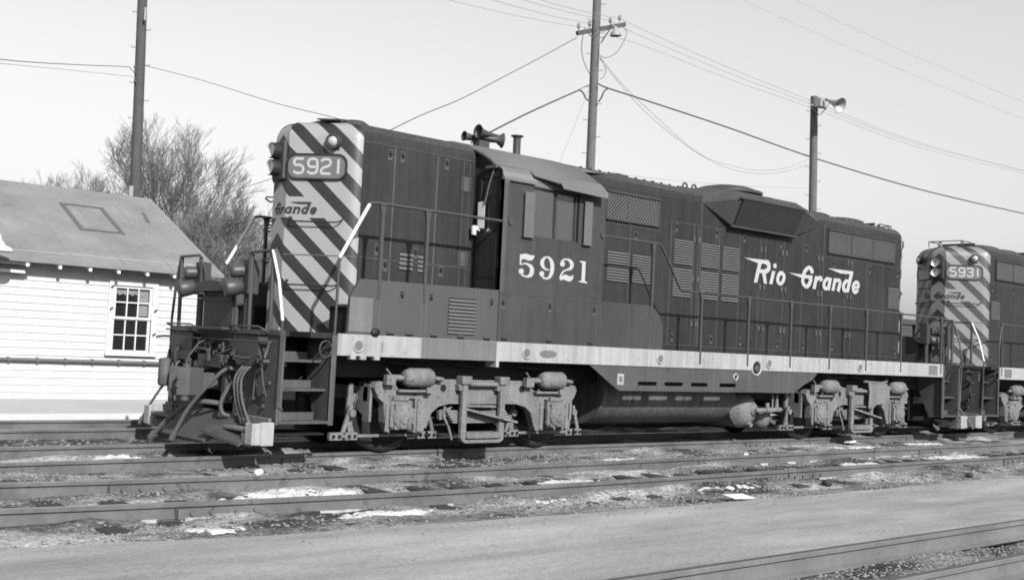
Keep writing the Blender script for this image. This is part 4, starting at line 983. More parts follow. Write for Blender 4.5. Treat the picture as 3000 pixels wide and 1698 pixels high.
DIRT = mat('packed_pale_dirt', .48, .95, .16, .7, 0, .1, bump=.35, bscale=18)
PAVE = mat('pale_asphalt_strip', .345, .9, .1, 2.2, 0, .15, bump=.35, bscale=45)
def _pave():
    n = PAVE.node_tree; N = n.nodes; L = n.links; b = N['Principled BSDF']; src = b.inputs['Base Color'].links[0].from_socket
    tc = N.new('ShaderNodeTexCoord'); mp = N.new('ShaderNodeMapping'); mp.inputs['Scale'].default_value = (.22, .9, 1); L.new(tc.outputs['Object'], mp.inputs[0])
    t = N.new('ShaderNodeTexNoise'); t.inputs['Scale'].default_value = 1.6; t.inputs['Detail'].default_value = 9; t.inputs['Roughness'].default_value = .62; L.new(mp.outputs[0], t.inputs[0])
    r = N.new('ShaderNodeMapRange'); r.inputs['From Min'].default_value = .3; r.inputs['From Max'].default_value = .7; r.inputs['To Min'].default_value = .68; r.inputs['To Max'].default_value = 1.32; L.new(t.outputs[0], r.inputs[0])
    t2 = N.new('ShaderNodeTexNoise'); t2.inputs['Scale'].default_value = 26; t2.inputs['Detail'].default_value = 6; t2.inputs['Roughness'].default_value = .8; L.new(tc.outputs['Object'], t2.inputs[0])
    r2 = N.new('ShaderNodeMapRange'); r2.inputs['From Min'].default_value = .3; r2.inputs['From Max'].default_value = .7; r2.inputs['To Min'].default_value = .72; r2.inputs['To Max'].default_value = 1.28; L.new(t2.outputs[0], r2.inputs[0])
    m2 = N.new('ShaderNodeMath'); m2.operation = 'MULTIPLY'; L.new(r.outputs[0], m2.inputs[0]); L.new(r2.outputs[0], m2.inputs[1]); r = m2
    m = N.new('ShaderNodeMath'); m.operation = 'MULTIPLY'; L.new(src, m.inputs[0]); L.new(r.outputs[0], m.inputs[1]); L.new(m.outputs[0], b.inputs['Base Color'])
_pave()

# pale strip between the tracks
m = MB(); ed = [(-12, -4.35), (-9, -4.5), (-7.2, -4.72), (-5.3, -5.05), (-2.9, -5.2), (1.3, -5.37), (7.5, -5.28), (14, -5.2), (60, -5.2)]
P_ = []
for a, b in zip(ed, ed[1:]):
    n = max(2, int((b[0]-a[0])/.25)) if b[0] < 16 else 4
    for i in range(n):
        t = i/n; x = a[0]+(b[0]-a[0])*t; P_.append((x, a[1]+(b[1]-a[1])*t + .05*noise.noise(Vector((x*1.3, 0, 0)))+.03*noise.noise(Vector((x*5, 2, 0)))))
k = len(P_); vs = [(x, y, -.125) for x, y in P_] + [(x, y+.05, -.2) for x, y in P_] + [(x, -8.032, -.012) for x, y in P_] + [(x, -6.6, -.09) for x, y in P_] + [(x, -8.032, -.2) for x, y in P_]
m.add(vs, [(k+i, k+i+1, i+1, i) for i in range(k-1)] + [(i, i+1, 3*k+i+1, 3*k+i) for i in range(k-1)] + [(3*k+i, 3*k+i+1, 2*k+i+1, 2*k+i) for i in range(k-1)] + [(2*k+i, 2*k+i+1, 4*k+i+1, 4*k+i) for i in range(k-1)])
tag(m.build('path', PAVE), 'pale paved strip running between the tracks', 'path', kind='structure')
# raised dirt platform in front of the house
m = MB(); P_ = [(-40+.4*i, 5.35+.05*noise.noise(Vector((i*.7, 0, 0)))) for i in range(320)]; k = len(P_)
m.add([(x, y, .03) for x, y in P_]+[(x, y-.06, -.17) for x, y in P_]+[(x, 7.9, .1) for x, y in P_]+[(x, 60, .1) for x, y in P_], [(k+i, k+i+1, i+1, i) for i in range(k-1)]+[(i, i+1, 2*k+i+1, 2*k+i) for i in range(k-1)]+[(2*k+i, 2*k+i+1, 3*k+i+1, 3*k+i) for i in range(k-1)])
tag(m.build('yard_path', DIRT), 'raised packed dirt apron in front of the clapboard house', 'path', kind='structure')

def rail_obj(parent, line, xs, ztop=0.0, mats=(RAILM, RAILT)):
    sec = [(-.066, -.172), (.066, -.172), (.066, -.158), (.012, -.142), (.009, -.042), (.035, -.036), (.036, -.006), (.028, 0), (-.028, 0), (-.036, -.006), (-.035, -.036), (-.009, -.042), (-.012, -.142), (-.066, -.158)]
    k = len(sec); m = MB(); vs = [(x, line(x)+a, ztop+b) for x in xs for a, b in sec]
    fs = []; ms = []
    for j in range(len(xs)-1):
        for i in range(k): fs.append((j*k+i, j*k+(i+1) % k, (j+1)*k+(i+1) % k, (j+1)*k+i)); ms.append(1 if i == 7 else 0)
    m.add(vs, fs); m.m = ms
    # joint bars and bolts
    for x in parent.get('joints', []):
        y = line(x)
        for s_ in (-1, 1):
            m.box(x-.42, x+.42, y+s_*.012, y+s_*.036, ztop-.135, ztop-.05, 0)
            for d in (-.3, -.12, .12, .3): m.cyl((x+d, y+s_*.036, ztop-.09), (x+d, y+s_*.06, ztop-.09), .02, n=6, m=0)
    return m.build('rail', list(mats), parent)
def track(label, lines, xs, ties, tyc, tl, ztop=0.0, joints=(), mats=(RAILM, RAILT)):
    t = thing('railway_track', label, 'railway track', (0, 0, 0)); t['kind'] = 'structure'; t['joints'] = list(joints)
    for ln in lines: rail_obj(t, ln, xs, ztop, mats)
    proto = None
    for i, x in enumerate(ties):
        if proto is None:
            q = MB(); q.box(-.11, .11, -tl/2, tl/2, -.32, -.15); proto = o = q.build('sleeper', TIE, t, .012)
        else: o = proto.copy(); COL.objects.link(o); o.parent = t
        o.location = (x+random.uniform(-.03, .03), tyc(x)+random.uniform(-.05, .05), ztop+random.uniform(-.012, .016)); o.rotation_euler = (0, 0, random.uniform(-.025, .025))
    del t['joints']
    return t
XS = [-14+.5*i for i in range(120)] + [46+6*i for i in range(30)]
XS2 = [-14, 400]
track('main track of worn rails under the coupled locomotives', [lambda x: -.75, lambda x: .75], XS2, [-9+.56*i for i in range(56)], lambda x: 0, 2.5, joints=(6.9, -6.2, -2.4, 12.4))
track('empty track with patches of snow between the locomotives and the paved strip', [lambda x: cl2(x)+.78, lambda x: cl2(x)-.76], XS, [-9+.55*i for i in range(62)], cl2, 2.5, joints=(3.3, -5.2, 9.5))
track('narrow track at the near edge of the paved strip', [lambda x: -8.07, lambda x: -8.99], XS2, [], lambda x: -8.5, 1.9, ztop=.02, mats=(RAILN, RAILNT))
track('far track beside the dirt apron by the clapboard house', [lambda x: 2.96, lambda x: 4.46], XS2, [-8+.56*i for i in range(40)], lambda x: 3.7, 2.5)

# gravel
def gravel():
    m = MB(); R = random.Random(3)
    def stone(x, y, z, r):
        a = R.uniform(0, 6.28); sx, sy, sz = r*R.uniform(.7, 1.3), r*R.uniform(.7, 1.2), r*R.uniform(.45, .9)
        c, s_ = cos(a), sin(a); L = [(1, 0, 0), (0, 1, 0), (-1, 0, .1), (0, -1, 0), (.1, .1, 1), (0, 0, -1)]
        j = [R.uniform(.8, 1.2) for _ in range(6)]
        m.add([(x+(p[0]*c*sx-p[1]*s_*sy)*q, y+(p[0]*s_*sx+p[1]*c*sy)*q, z+p[2]*sz*q) for p, q in zip(L, j)], [(0, 1, 4), (1, 2, 4), (2, 3, 4), (3, 0, 4), (1, 0, 5), (2, 1, 5), (3, 2, 5), (0, 3, 5)])
    for _ in range(34000):
        x = R.uniform(-8.5, 13); y = R.uniform(-5.2, -.9)
        if noise.noise(Vector((x*.8, y*1.2, 5))) < R.uniform(-.5, .35): continue
        if abs(y-(cl2(x)+.78)) < .07 or abs(y-(cl2(x)-.76)) < .07: continue
        if y < -4.7 and R.random() < .3: continue
        stone(x, y, sum(gh(x, y))+.002, R.uniform(.008, .023)*(1.25 if R.random() < .06 else 1))
    for _ in range(3500):
        x = R.uniform(-4.5, 5); y = R.uniform(-8.95, -8.12)
        stone(x, y, sum(gh(x, y)), R.uniform(.006, .022))
    for _ in range(3500):
        x = R.uniform(-8.5, 16); y = R.uniform(-.9, 5.2)
        stone(x, y, sum(gh(x, min(y, 4.8))), R.uniform(.012, .04))
    for _ in range(400):
        x = R.uniform(-6, 16); y = -5.25-abs(R.gauss(0, .35)); stone(x, y, -.11, R.uniform(.005, .012))
    o = m.build('gravel', mat('ballast_stone', .21, .95, .9, 5, 0, .1), fix=False); tag(o, 'loose grey ballast stones strewn between the rails', 'gravel', kind='stuff')
gravel()
# dirt mounds behind the tank
m = MB(); k = 60
vs = []
for j in range(6):
    for i in range(k+1): x = 1.5+8*i/k; vs.append((x, 1.1+.25*j, -.17+(.16+.1*noise.noise(Vector((x*2.2, j, 0))))*sin(pi*j/5)*min(1, i/6, (k-i)/6)))
m.add(vs, [(j*(k+1)+i, j*(k+1)+i+1, (j+1)*(k+1)+i+1, (j+1)*(k+1)+i) for j in range(5) for i in range(k)], 0, True)
tag(m.build('cinder_mound', GROUNDM), 'low ridge of cinders along the far rail beneath the fuel tank', 'terrain', kind='structure')

# snow patches
def snow(x, y, rx, ry, h, label, zb=-.165, rough=.35):
    """thin crust with a ragged melting outline and holes"""
    m = MB(); nx, ny = max(24, int(rx*2*34)), max(12, int(ry*2*50)); seed = x*3.1+y*1.7; H = {}
    for j in range(ny+1):
        for i in range(nx+1):
            u, v = (i/nx*2-1)*1.25, (j/ny*2-1)*1.25; px_, py_ = u*rx, v*ry
            f = 1-(u*u+v*v) + 1.1*noise.noise(Vector((px_*4+seed, py_*6, seed))) + .85*noise.noise(Vector((px_*13+seed, py_*17, 4)))
            H[i, j] = f
    idx = {}; vs = []
    def V(i, j):
        if (i, j) not in idx:
            f = H[i, j]; idx[i, j] = len(vs)
            vs.append(((i/nx*2-1)*1.25*rx, (j/ny*2-1)*1.25*ry, h*.8*min(max(f-.15, -.2), 1.0)*(.75+.3*noise.noise(Vector((i*.5, j*.6, seed))))))
        return idx[i, j]
    fs = []
    for j in range(ny):
        for i in range(nx):
            q = [(i, j), (i+1, j), (i+1, j+1), (i, j+1)]
            if max(H[a] for a in q) > 0.34: fs.append(tuple(V(*a) for a in q))
    m.add(vs, fs, 0, True); o = m.build('snow_patch', SNOW); o.location = (x, y, zb+.022); tag(o, label, 'snow patch', 'remnants of snow along the tracks')
snow(-4.45, .05, .42, .42, .1, 'rounded white snow heap between the rails at the left, ahead of the couplers')
snow(-4.0, -3.05, .7, .3, .075, 'longest white snow patch inside the empty track, left of centre')
snow(-3.75, -4.42, .5, .14, .05, 'snow strip against the outer rail of the empty track below the white step block')
snow(1.25, -4.42, .62, .13, .05, 'snow strip against the outer rail of the empty track near the white sheet')
snow(-.35, -3.35, .5, .25, .05, 'broken snow inside the empty track below the front truck')
snow(9.2, -1.25, .8, .2, .04, 'thin snow smear on the ballast below the rear truck')
snow(11.9, -1.2, .7, .2, .04, 'thin snow smear on the ballast where the locomotives couple')
snow(6.2, -3.3, .55, .2, .04, 'small snow remnant inside the empty track below the fuel tank')
snow(9.6, -3.1, .9, .25, .035, 'flat snow remnant inside the empty track below the rear truck')
snow(-5.55, -4.6, .3, .12, .04, 'small snow patch at the far left edge of the paved strip')
snow(2.4, -1.5, .4, .1, .03, 'faint snow smear beside the rail below the front of the fuel tank')
snow(-1.9, -4.4, .45, .08, .04, 'narrow snow sliver along the outer rail below the first axle')
snow(9.55, -.98, .22, .06, .1, 'bright snow lump against the rail by the rear truck', zb=-.1)

SNOWD = mat('dirty_snow', .36, .85, .7, 9, bump=.6, spots=.5)
def _yf(d): return lambda x: cl2(x)+d
def snow_line2(x0, x1, d, label, w_=.055):
    m = MB(); n = int((x1-x0)/.03); vs = []; ok = []; f0 = _yf(d)
    for i in range(n+1):
        x = x0+(x1-x0)*i/n; f = noise.noise(Vector((x*2.3, d, 9)))+.6*noise.noise(Vector((x*9, d, 4))); ww = w_*max(0, .55*0+1.5*f); ok.append(ww > .01)
        vs += [(x, f0(x), -.125), (x, f0(x)-ww*.6, -.122), (x, f0(x)-ww-.004, -.155)]
    m.add(vs, [(3*i+k_, 3*i+3+k_, 3*i+4+k_, 3*i+1+k_) for i in range(n) if ok[i] and ok[i+1] for k_ in (0, 1)], 0, True); o = m.build('snow_strip', SNOWD, fix=False); tag(o, label, 'snow patch', 'remnants of snow along the tracks')
snow_line2(-6.4, -4.6, -.83, 'broken snow line along the outer rail foot of the empty track at the far left')
snow_line2(-4.3, -.2, -.83, 'long broken snow line along the outer rail foot below the front truck')
snow_line2(-.1, 4.6, -.83, 'broken snow line along the outer rail foot of the empty track near the white card')
snow_line2(-2.4, 3.4, .7, 'broken snow line inside the inner rail of the empty track', .045)
snow_line2(4.2, 11.5, .7, 'broken snow line inside the inner rail of the empty track toward the rear truck', .05)

def rock(x, y, z, r, mt, label, name='stone'):
    m = MB(); R = random.Random(int(x*100+y*10)); import bmesh
    bm = bmesh.new(); bmesh.ops.create_icosphere(bm, subdivisions=2, radius=r)
    for v in bm.verts: v.co *= 1+.35*noise.noise(v.co*(2.2/r)+Vector((x, y, 0))); v.co.z *= .7
    me = bpy.data.meshes.new(name); bm.to_mesh(me); bm.free(); me.materials.append(mt); o = bpy.data.objects.new(name, me); COL.objects.link(o); o.location = (x, y, z); tag(o, label, 'stone')
WHS = mat('white_stone', .75, .8, .08, 20)
rock(-3.5, -1.45, -.12, .06, WHS, 'white stone beside the rail under the white step block')
rock(1.72, -8.3, -.1, .06, WHS, 'pale lump of stone beside the rail at the right edge')
rock(5.2, -1.75, -.13, .05, WHS, 'white lump on the ballast below the air reservoir')
rock(3.05, -4.7, -.12, .07, mat('dark_clinker', .04, .9, .3, 20), 'dark clinker lump at the edge of the paved strip near the white sheet')
rock(6.4, -4.95, -.12, .06, MATS['dark_clinker'], 'small dark clinker at the far edge of the paved strip on the right')
m = MB(); m.box(-.17, .17, -.09, .09, 0, .012); o = m.build('paper_sheet', WHS, None, .003); o.location = (.62, -5.12, -.118); o.rotation_euler = (.12, .02, .7-.75); tag(o, 'small white rectangular card lying at the edge of the paved strip', 'card')

# ------------------------------------------------------------------ house
def house():
    t = thing('clapboard_house', 'white clapboard house with grey roll roof and one curtained window', 'house', (-3, 7.9, 0))
    def T(p): return (p[0]+3, p[1]-7.9, p[2])
    q = MB(T); x0, x1, y = -9.0, .14, 7.9; wl, wr, wb, wt = -1.74, -.98, .99, 2.27
    lap = .135; z = .08
    while z < 2.66:
        zt = z+lap
        segs = [(x0, x1)]
        if zt > wb and z < wt: segs = [(x0, wl), (wr, x1)]
        for a, b in segs:
            j = .004*noise.noise(Vector((z*7, a, 0)))
            q.add([(a, y-.019, z), (b, y-.019, z+j), (b, y-.002, zt), (a, y-.002, zt), (a, y+.02, z), (b, y+.02, z)], [(0, 1, 2, 3), (4, 5, 1, 0), (0, 3, 4), (1, 5, 2)])
        z += lap
    q.box(x0, wl, y, y+.1, 0, 2.7); q.box(wr, x1, y, y+.1, 0, 2.7); q.box(wl, wr, y, y+.1, 0, wb); q.box(wl, wr, y, y+.1, wt, 2.7)
    # gable wall facing the locomotive
    q.prism([(7.9, 0), (7.9, 2.72), (11.45, 4.33), (15.0, 2.72), (15.0, 0)], 'x', x1-.1, x1-.001); q.prism([(7.9, 0), (7.9, 2.72), (11.45, 4.33), (15.0, 2.72), (15.0, 0)], 'x', x0, x0+.1)
    q.box(x0, x1, 14.9, 15, 0, 2.7)
    w_ = q.build('wall', WALLW, t)
    q = MB(T); q.box(x1-.09, x1+.02, y-.035, y-.02, .05, 2.62); q.box(x1, x1+.02, y-.02, y+.09, .05, 2.6); q.build('corner_board', TRIMW, w_)
    # roof
    E = (7.5, 2.592); Rr = (11.45, 4.422); B_ = (15.4, 2.592); xr0, xr1 = -9.4, .32
    q = MB(T); q.prism([E, Rr, B_, (15.4, 2.55), (11.45, 4.375), (7.5, 2.55)], 'x', xr0, xr1)
    rf = q.build('roof', ROOFF, t)
    def onroof(x, u, h=.006):      # u: distance up the slope
        d = Vector((0, Rr[0]-E[0], Rr[1]-E[1])).normalized(); n = Vector((0, -d.z, d.y)); p = Vector((x, *E))+d*u+n*h; return p
    q = MB(T)
    for i, x in enumerate([xr0+.93*k+.3 for k in range(11)]):
        for a, b in ((0, 1.4), (1.4, 2.9), (2.9, 4.33)):
            w2 = .016; j = .02*noise.noise(Vector((x, a, 1)))
            q.add([onroof(x-w2+j, a), onroof(x+w2+j, a), onroof(x+w2-j, b), onroof(x-w2-j, b)], [(0, 1, 2, 3)])
    q.build('seam', ROOFL, rf)
    q = MB(T); L = Rr[0]-E[0]
    def patch(xa, xb, ua, ub, w2):
        for a, b, c, d in ((xa, xb, ua, ua+w2), (xa, xb, ub-w2, ub), (xa, xa+w2, ua+w2, ub-w2), (xb-w2, xb, ua+w2, ub-w2)):
            q.add([onroof(a, c, .009), onroof(b, c, .009), onroof(b, d, .009), onroof(a, d, .009)], [(0, 1, 2, 3)])
    patch(-2.02, -1.1, 1.8, 3.32, .1); q.add([onroof(-.35, 2.7, .009), onroof(-.27, 2.66, .009), onroof(-.2, 3.3, .009), onroof(-.25, 3.3, .009)], [(0, 1, 2, 3)])
    q.build('tar_patch', ROOFD, rf)
    q = MB(T); q.box(xr0, xr1, 7.5, 7.9, 2.5, 2.52) if False else None
    for k in range(17):
        x = on_y((177.5, 266, 349.5, 433.5, 512.6)[k], (778, 784, 791, 798, 804)[k], 7.53).x if k < 5 else on_y(177.5, 778, 7.53).x-.57*(k-4)
        if x < -8.6: break
        q2 = MB(T); d = Vector((0, Rr[0]-E[0], Rr[1]-E[1])).normalized()
        q2.prism([(7.53, 2.565), (7.53, 2.47), (7.92, 2.62), (7.92, 2.74)], 'x', x-.028, x+.028); q2.build('rafter_tail', TRIMW, rf)
    # window
    f = MB(T); f.box(wl-.1, wl, y-.05, y+.02, wb, wt+.1); f.box(wr, wr+.1, y-.05, y+.02, wb, wt+.1); f.box(wl, wr, y-.05, y+.02, wt, wt+.1); f.box(wl-.12, wr+.12, y-.09, y+.02, wb-.06, wb-.0)
    wn = f.build('window', TRIMW, t)
    f = MB(T); zm = 1.63
    for (za, zb, yy) in ((zm, wt, y-.01), (wb, zm+.03, y+.02)):
        f.box(wl, wl+.05, yy, yy+.03, za, zb); f.box(wr-.05, wr, yy, yy+.03, za, zb); f.box(wl+.05, wr-.05, yy, yy+.03, zb-.05, zb); f.box(wl+.05, wr-.05, yy, yy+.03, za, za+.045)
        for i in (1, 2): xx = wl+.05+(wr-wl-.1)*i/3; f.box(xx-.011, xx+.011, yy+.003, yy+.027, za+.045, zb-.05)
        zz = (za+zb)/2; f.box(wl+.05, wr-.05, yy+.005, yy+.025, zz-.011, zz+.011)
    f.build('sash', TRIMW, wn)
    f = MB(T); f.box(wl, wr, y+.053, y+.058, wb, wt); f.build('pane', WGL, wn)
    c = MB(T); n = 22
    def drape(xa, xb, zt, zbf):
        vs = []
        for i in range(n+1):
            s_ = i/n; x = xa+(xb-xa)*s_; yy = y+.049+.002*sin(s_*40)
            vs += [(x, yy, zt), (x, yy, zbf(s_))]
        c.add(vs, [(2*i, 2*i+2, 2*i+3, 2*i+1) for i in range(n)])
    drape(wl+.05, wr-.05, 2.2, lambda s_: 2.1+.018*sin(s_*34)); drape(wr-.26, wr-.05, 2.19, lambda s_: 1.7)
    c.build('curtain', CURT, wn)
    f = MB(T)
    for x, z in ((wr+.06, 1.78), (wr+.055, 1.32), (wl-.05, 1.78), (wl-.05, 2.2)): f.tube([(x, y-.05, z), (x-.03, y-.09, z+.04), (x+.03, y-.1, z+.07)], .012)
    f.build('shutter_hook', PIPEM, wn)
    # steam pipe along the wall
    q = MB(T); q.cyl((x0, y-.07, .81), (x1+.1, y-.07, .8), .035, n=10)
    for i in range(18): q.box(-8.6+.5*i, -8.57+.5*i, y-.12, y-.02, .77, .85)
    q.build('wall_pipe', PIPEM, t)
    # lamp under the eave at the left
    l = MB(T); p = on_y(2, 722, 7.2); l.tube([(p.x-.35, 7.85, p.z+.22), (p.x-.2, 7.5, p.z+.28), (p.x-.02, 7.22, p.z+.2), (p.x, 7.2, p.z+.1)], .018)
    l.lathe((p.x, 7.2, p.z-.08), (0, 0, 1), [(0, .21), (.01, .215), (.07, .17), (.11, .07), (.16, .05), (.2, .0)], 20); l.build('wall_lamp', TRIMW, t)
    # small shelf box near the left end of the eave
    l = MB(T); p = on_y(40, 770, 7.75); l.box(p.x-.6, p.x+.27, 7.62, 7.88, p.z-.02, p.z+.03); l.box(p.x-.6, p.x+.2, 7.7, 7.88, p.z-.17, p.z-.12); l.build('eave_bracket', TRIMW, t)
def on_y(u, v, y):
    d = FW + ax*((u-1500)/FPX) - ay*((v-849)/FPX); t = (y-CAMP[1])/d.y; return Vector(CAMP)+d*t
house()

# ------------------------------------------------------------------ poles
def pole(name, label, bot, top, r0, r1, mt, grp, steps=True, seed=1):
    """bot, top are two visible points of the shaft; the shaft runs on down to the ground"""
    d = (top-bot).normalized(); g = bot - d*((bot.z+.17)/d.z)
    t = thing(name, label, 'utility pole', g, grp); T = lambda p: Vector(p)-g
    L = (top-g).length; q = MB(T); n = 14; vs = []
    for j in range(15):
        f = j/14; c = g+d*L*f; r = r0+(r1-r0)*f
        for i in range(n): rr = r*(1+.05*noise.noise(Vector((i*.9, f*6, seed)))); vs.append((c.x+rr*cos(2*pi*i/n), c.y+rr*sin(2*pi*i/n), c.z))
    q.add(vs, [(j*n+i, j*n+(i+1) % n, (j+1)*n+(i+1) % n, (j+1)*n+i) for j in range(14) for i in range(n)], 0, True); q.add(vs[-n:], [tuple(range(n))])
    q.build('shaft', mt, t)
    if steps:
        s_ = MB(T); z = 3.0; k = 0; ex = Vector((cos(YAW), -sin(YAW), 0))
        while z < L-.3:
            c = g+d*z; e = ex if k % 2 == 0 else -ex; r = r0+(r1-r0)*z/L
            s_ = MB(T); s_.tube([c+e*r*.8, c+e*(r+.12), c+e*(r+.125)+Vector((0, 0, .04))], .009); s_.build('step_iron', mt, t); z += .48; k += 1
    return t, T, g, d
GP = 'wooden poles along the yard'
# centre pole with crossarm
b_, t_ = at(1729, 500, 32), at(1752, -60, 32)
pt, T, g, d = pole('utility_pole', 'tall wooden pole with crossarm and shaded lamp behind the cab', b_, t_, .15, .118, WOODL, GP)
q = MB(T); a1, a2 = at(1690, 98, 31.8), at(1831, 72, 32.6); q.bar(a1, a2, .1, .12)
q.build('crossarm', WOODP, pt)
q = MB(T); q.bar(at(1722, 96, 31.9), at(1737, 112, 31.85), .02, .03); q.bar(at(1787, 86, 32.1), at(1760, 127, 31.85), .02, .03); q.build('arm_brace', WIRE, pt)
INS = [(1695, 88, 78, 31.85), (1727, 82, 68, 32.0), (1788, 72, 60, 32.3), (1815, 64, 52, 32.5)]
q = MB(T)
for u, v0, v1, dp in INS: p = at(u, v0, dp); q.lathe(p, (0, 0, 1), [(0, .02), (.06, .02), (.07, .05), (.11, .055), (.13, .03), (.15, .05), (.18, .045), (.2, 0)], 10)
q.build('insulator', INSUL, pt)
q = MB(T); p = at(1804, 106, 31.4); q.lathe(p, (-.1, .0, 1), [(0, .16), (.02, .165), (.1, .14), (.18, .07), (.26, .05), (.28, 0)], 20); q.tube([p+Vector((0, 0, .24)), p+Vector((-.06, .1, .34)), at(1785, 85, 31.8), at(1764, 92, 31.9)], .022); q.build('lamp_shade', GALV, pt)
# right pole with loudspeaker horn
b_, t_ = at(2380, 640, 38), at(2386, 283, 38)
pt, T, g, d = pole('utility_pole', 'shorter wooden pole carrying a loudspeaker horn above the long hood', b_, t_, .16, .125, WOODL, GP, seed=5)
q = MB(T); c = at(2404, 302, 37.6); q.box(c.x-.17, c.x+.17, c.y-.12, c.y+.12, c.z-.15, c.z+.15); q.build('amplifier_box', GALV, pt, .01)
q = MB(T); q.bar(at(2374, 306, 37.7), at(2420, 319, 37.5), .08, .05); q.bar(at(2378, 312, 37.7), at(2398, 337, 37.75), .03, .03); q.bar(at(2418, 320, 37.5), at(2402, 337, 37.75), .02, .02); q.build('bracket_arm', GALV, pt)
q = MB(T); p0 = at(2421, 292, 37.4); p1 = at(2462, 309, 36.9); D_ = (p1-p0); l_ = D_.length; q.lathe(p0, D_, [(-.02, 0), (-.02, .05), (l_*.15, .05), (l_*.2, .055), (l_*.5, .09), (l_*.75, .15), (l_*.92, .23), (l_, .27), (l_-.01, .25), (l_*.7, .12), (l_*.4, .05)], 28); q.tube([at(2421, 316, 37.45), p0+D_*.3], .012); q.build('loudspeaker_horn', ALU, pt)
# left pole
b_, t_ = at(395.6, 571, 30), at(419, -40, 30)
pt, T, g, d = pole('utility_pole', 'dark wooden pole rising behind the clapboard house roof', b_, t_, .165, .125, WOODP, GP, seed=9)
q = MB(T); p = at(426, 22, 29.8); q.bar(p, p-Vector((0, 0, .35)), .04, .05); p = at(384, 545, 29.8); q.bar(p, p-Vector((0, 0, .3)), .08, .1); q.build('fixture_box', GALV, pt)
for v_ in (197, 212, 238): p = at(397, v_, 29.8); q = MB(T); q.box(p.x-.04, p.x+.02, p.y-.03, p.y+.03, p.z-.03, p.z+.03); q.build('cable_clamp', WIRE, pt)

# ------------------------------------------------------------------ wires
def wire(pts, r, label, cat='wire', mt=WIRE, name='overhead_wire', sag=False, n=10, grp=None):
    P = catmull([tuple(at(*p)) for p in pts], n) if len(pts) > 2 else [tuple(at(*p)) for p in pts]
    if sag and len(pts) == 2:
        a, b = Vector(P[0]), Vector(P[1]); P = [tuple(a.lerp(b, i/24)-Vector((0, 0, sag*4*(i/24)*(1-i/24)))) for i in range(25)]
    q = MB(); q.tube(P, r, 5); o = q.build(name, mt, None, fix=False); tag(o, label, cat, grp); return o
GW = 'wires strung from the crossarm'
for (u, v, dd), (ue, ve), lb in (((1694, 79, 31.85), (1250, -16), 'lowest thin wire from the crossarm to the upper left'), ((1727, 69, 32.0), (1400, -13), 'second thin wire from the crossarm to the upper left'), ((1788, 61, 32.3), (1480, -16), 'third thin wire from the crossarm to the upper left'), ((1815, 54, 32.5), (1530, -16), 'topmost thin wire from the crossarm to the upper left')):
    wire([((ue), ve, 24), (u, v, dd)], .007, lb, mt=WIREL, sag=.05, grp=GW)
for (u, v, dd), (um, vm), (ue, ve), lb in (((1815, 54, 32.5), (2374, 294), (3020, 505), 'upper of three thin wires passing the loudspeaker pole'), ((1788, 62, 32.3), (2374, 304), (3020, 506), 'middle of three thin wires passing the loudspeaker pole'), ((1700, 78, 31.9), (2374, 315), (3020, 513), 'lower of three thin wires passing the loudspeaker pole')):
    m1 = {54: (1900, 95), 62: (1900, 116), 78: (1900, 140)}[v]
    wire([(u, v, dd), (m1[0], m1[1], 33.2), (2140, (m1[1]+vm)/2+6, 35.5), (um, vm, 38.2), (2680, vm+(ve-vm)*.5+14, 42), (ue, ve, 48)], .008, lb, mt=WIREL, grp=GW)
wire([(2160, -6, 40), (2500, 145, 42), (2794, 267, 44), (3030, 360, 46)], .006, 'faint thin wire crossing the upper right sky, lower one', mt=WIREL)
wire([(2316, -6, 40), (2640, 147, 42), (3030, 312, 46)], .006, 'faint thin wire crossing the upper right sky, upper one', mt=WIREL)
wire([(1380, 418, 26), (1438, 386, 27), (1560, 325, 29.5), (1696, 264, 31.8)], .023, 'thick black cable rising from behind the cab roof to the crossarm pole', 'cable', name='power_cable')
wire([(1696, 263, 31.8), (1708, 272, 31.8), (1716, 288, 31.8), (1728, 298, 31.8)], .026, 'short drooping end of the thick cable left of the crossarm pole', 'cable', name='power_cable')
wire([(1696, 263, 31.8), (1732, 246, 31.9)], .012, 'tensioned guy link holding the thick cable left of the crossarm pole', 'cable', name='guy_wire')
wire([(1753, 299, 31.8), (1762, 286, 31.8), (1770, 268, 31.8), (1782, 259, 31.9)], .024, 'short drooping end of the thick cable right of the crossarm pole', 'cable', name='power_cable')
wire([(1753, 246, 31.8), (1782, 259, 31.9), (1900, 297, 33), (2130, 373, 35.5), (2373, 459, 38.4), (2640, 540, 41.5), (2840, 590, 45), (3030, 632, 49)], .024, 'thick black cable sagging from the crossarm pole past the loudspeaker pole', 'cable', name='power_cable')
P = [(1100, 405, 22), (1138, 384, 22.5), (1240, 335, 24.5), (1350, 290, 26.5), (1470, 228, 28.5), (1590, 165, 30.3), (1690, 110, 31.8)]
wire(P, .011, 'twisted service cable climbing from behind the short hood to the crossarm', 'cable', name='service_cable')
wire([(1757, 166, 31.8), (1822, 245, 32.6), (1900, 322, 33.3), (2044, 447, 35), (2150, 487, 36), (2236, 499, 36.8), (2310, 490, 37.5), (2369, 466, 38)], .008, 'upper of two slack wires looping between the poles', mt=WIREL)
wire([(1757, 172, 31.8), (1815, 245, 32.6), (1900, 337, 33.3), (2030, 440, 35), (2140, 495, 36), (2236, 509, 36.8), (2310, 500, 37.5), (2369, 481, 38)], .008, 'lower of two slack wires looping between the poles', mt=WIREL)
wire([(1745, 498, 30), (1900, 521, 31), (2160, 543, 34.5), (2366, 552, 38)], .005, 'faint low wire just above the long hood roof', mt=WIREL)
wire([(1713, 80, 31.9), (1707, 110, 31.8), (1704, 145, 31.8), (1712, 185, 31.8), (1729, 219, 31.8)], .012, 'slack jumper loop hanging left of the crossarm pole', name='jumper_wire')
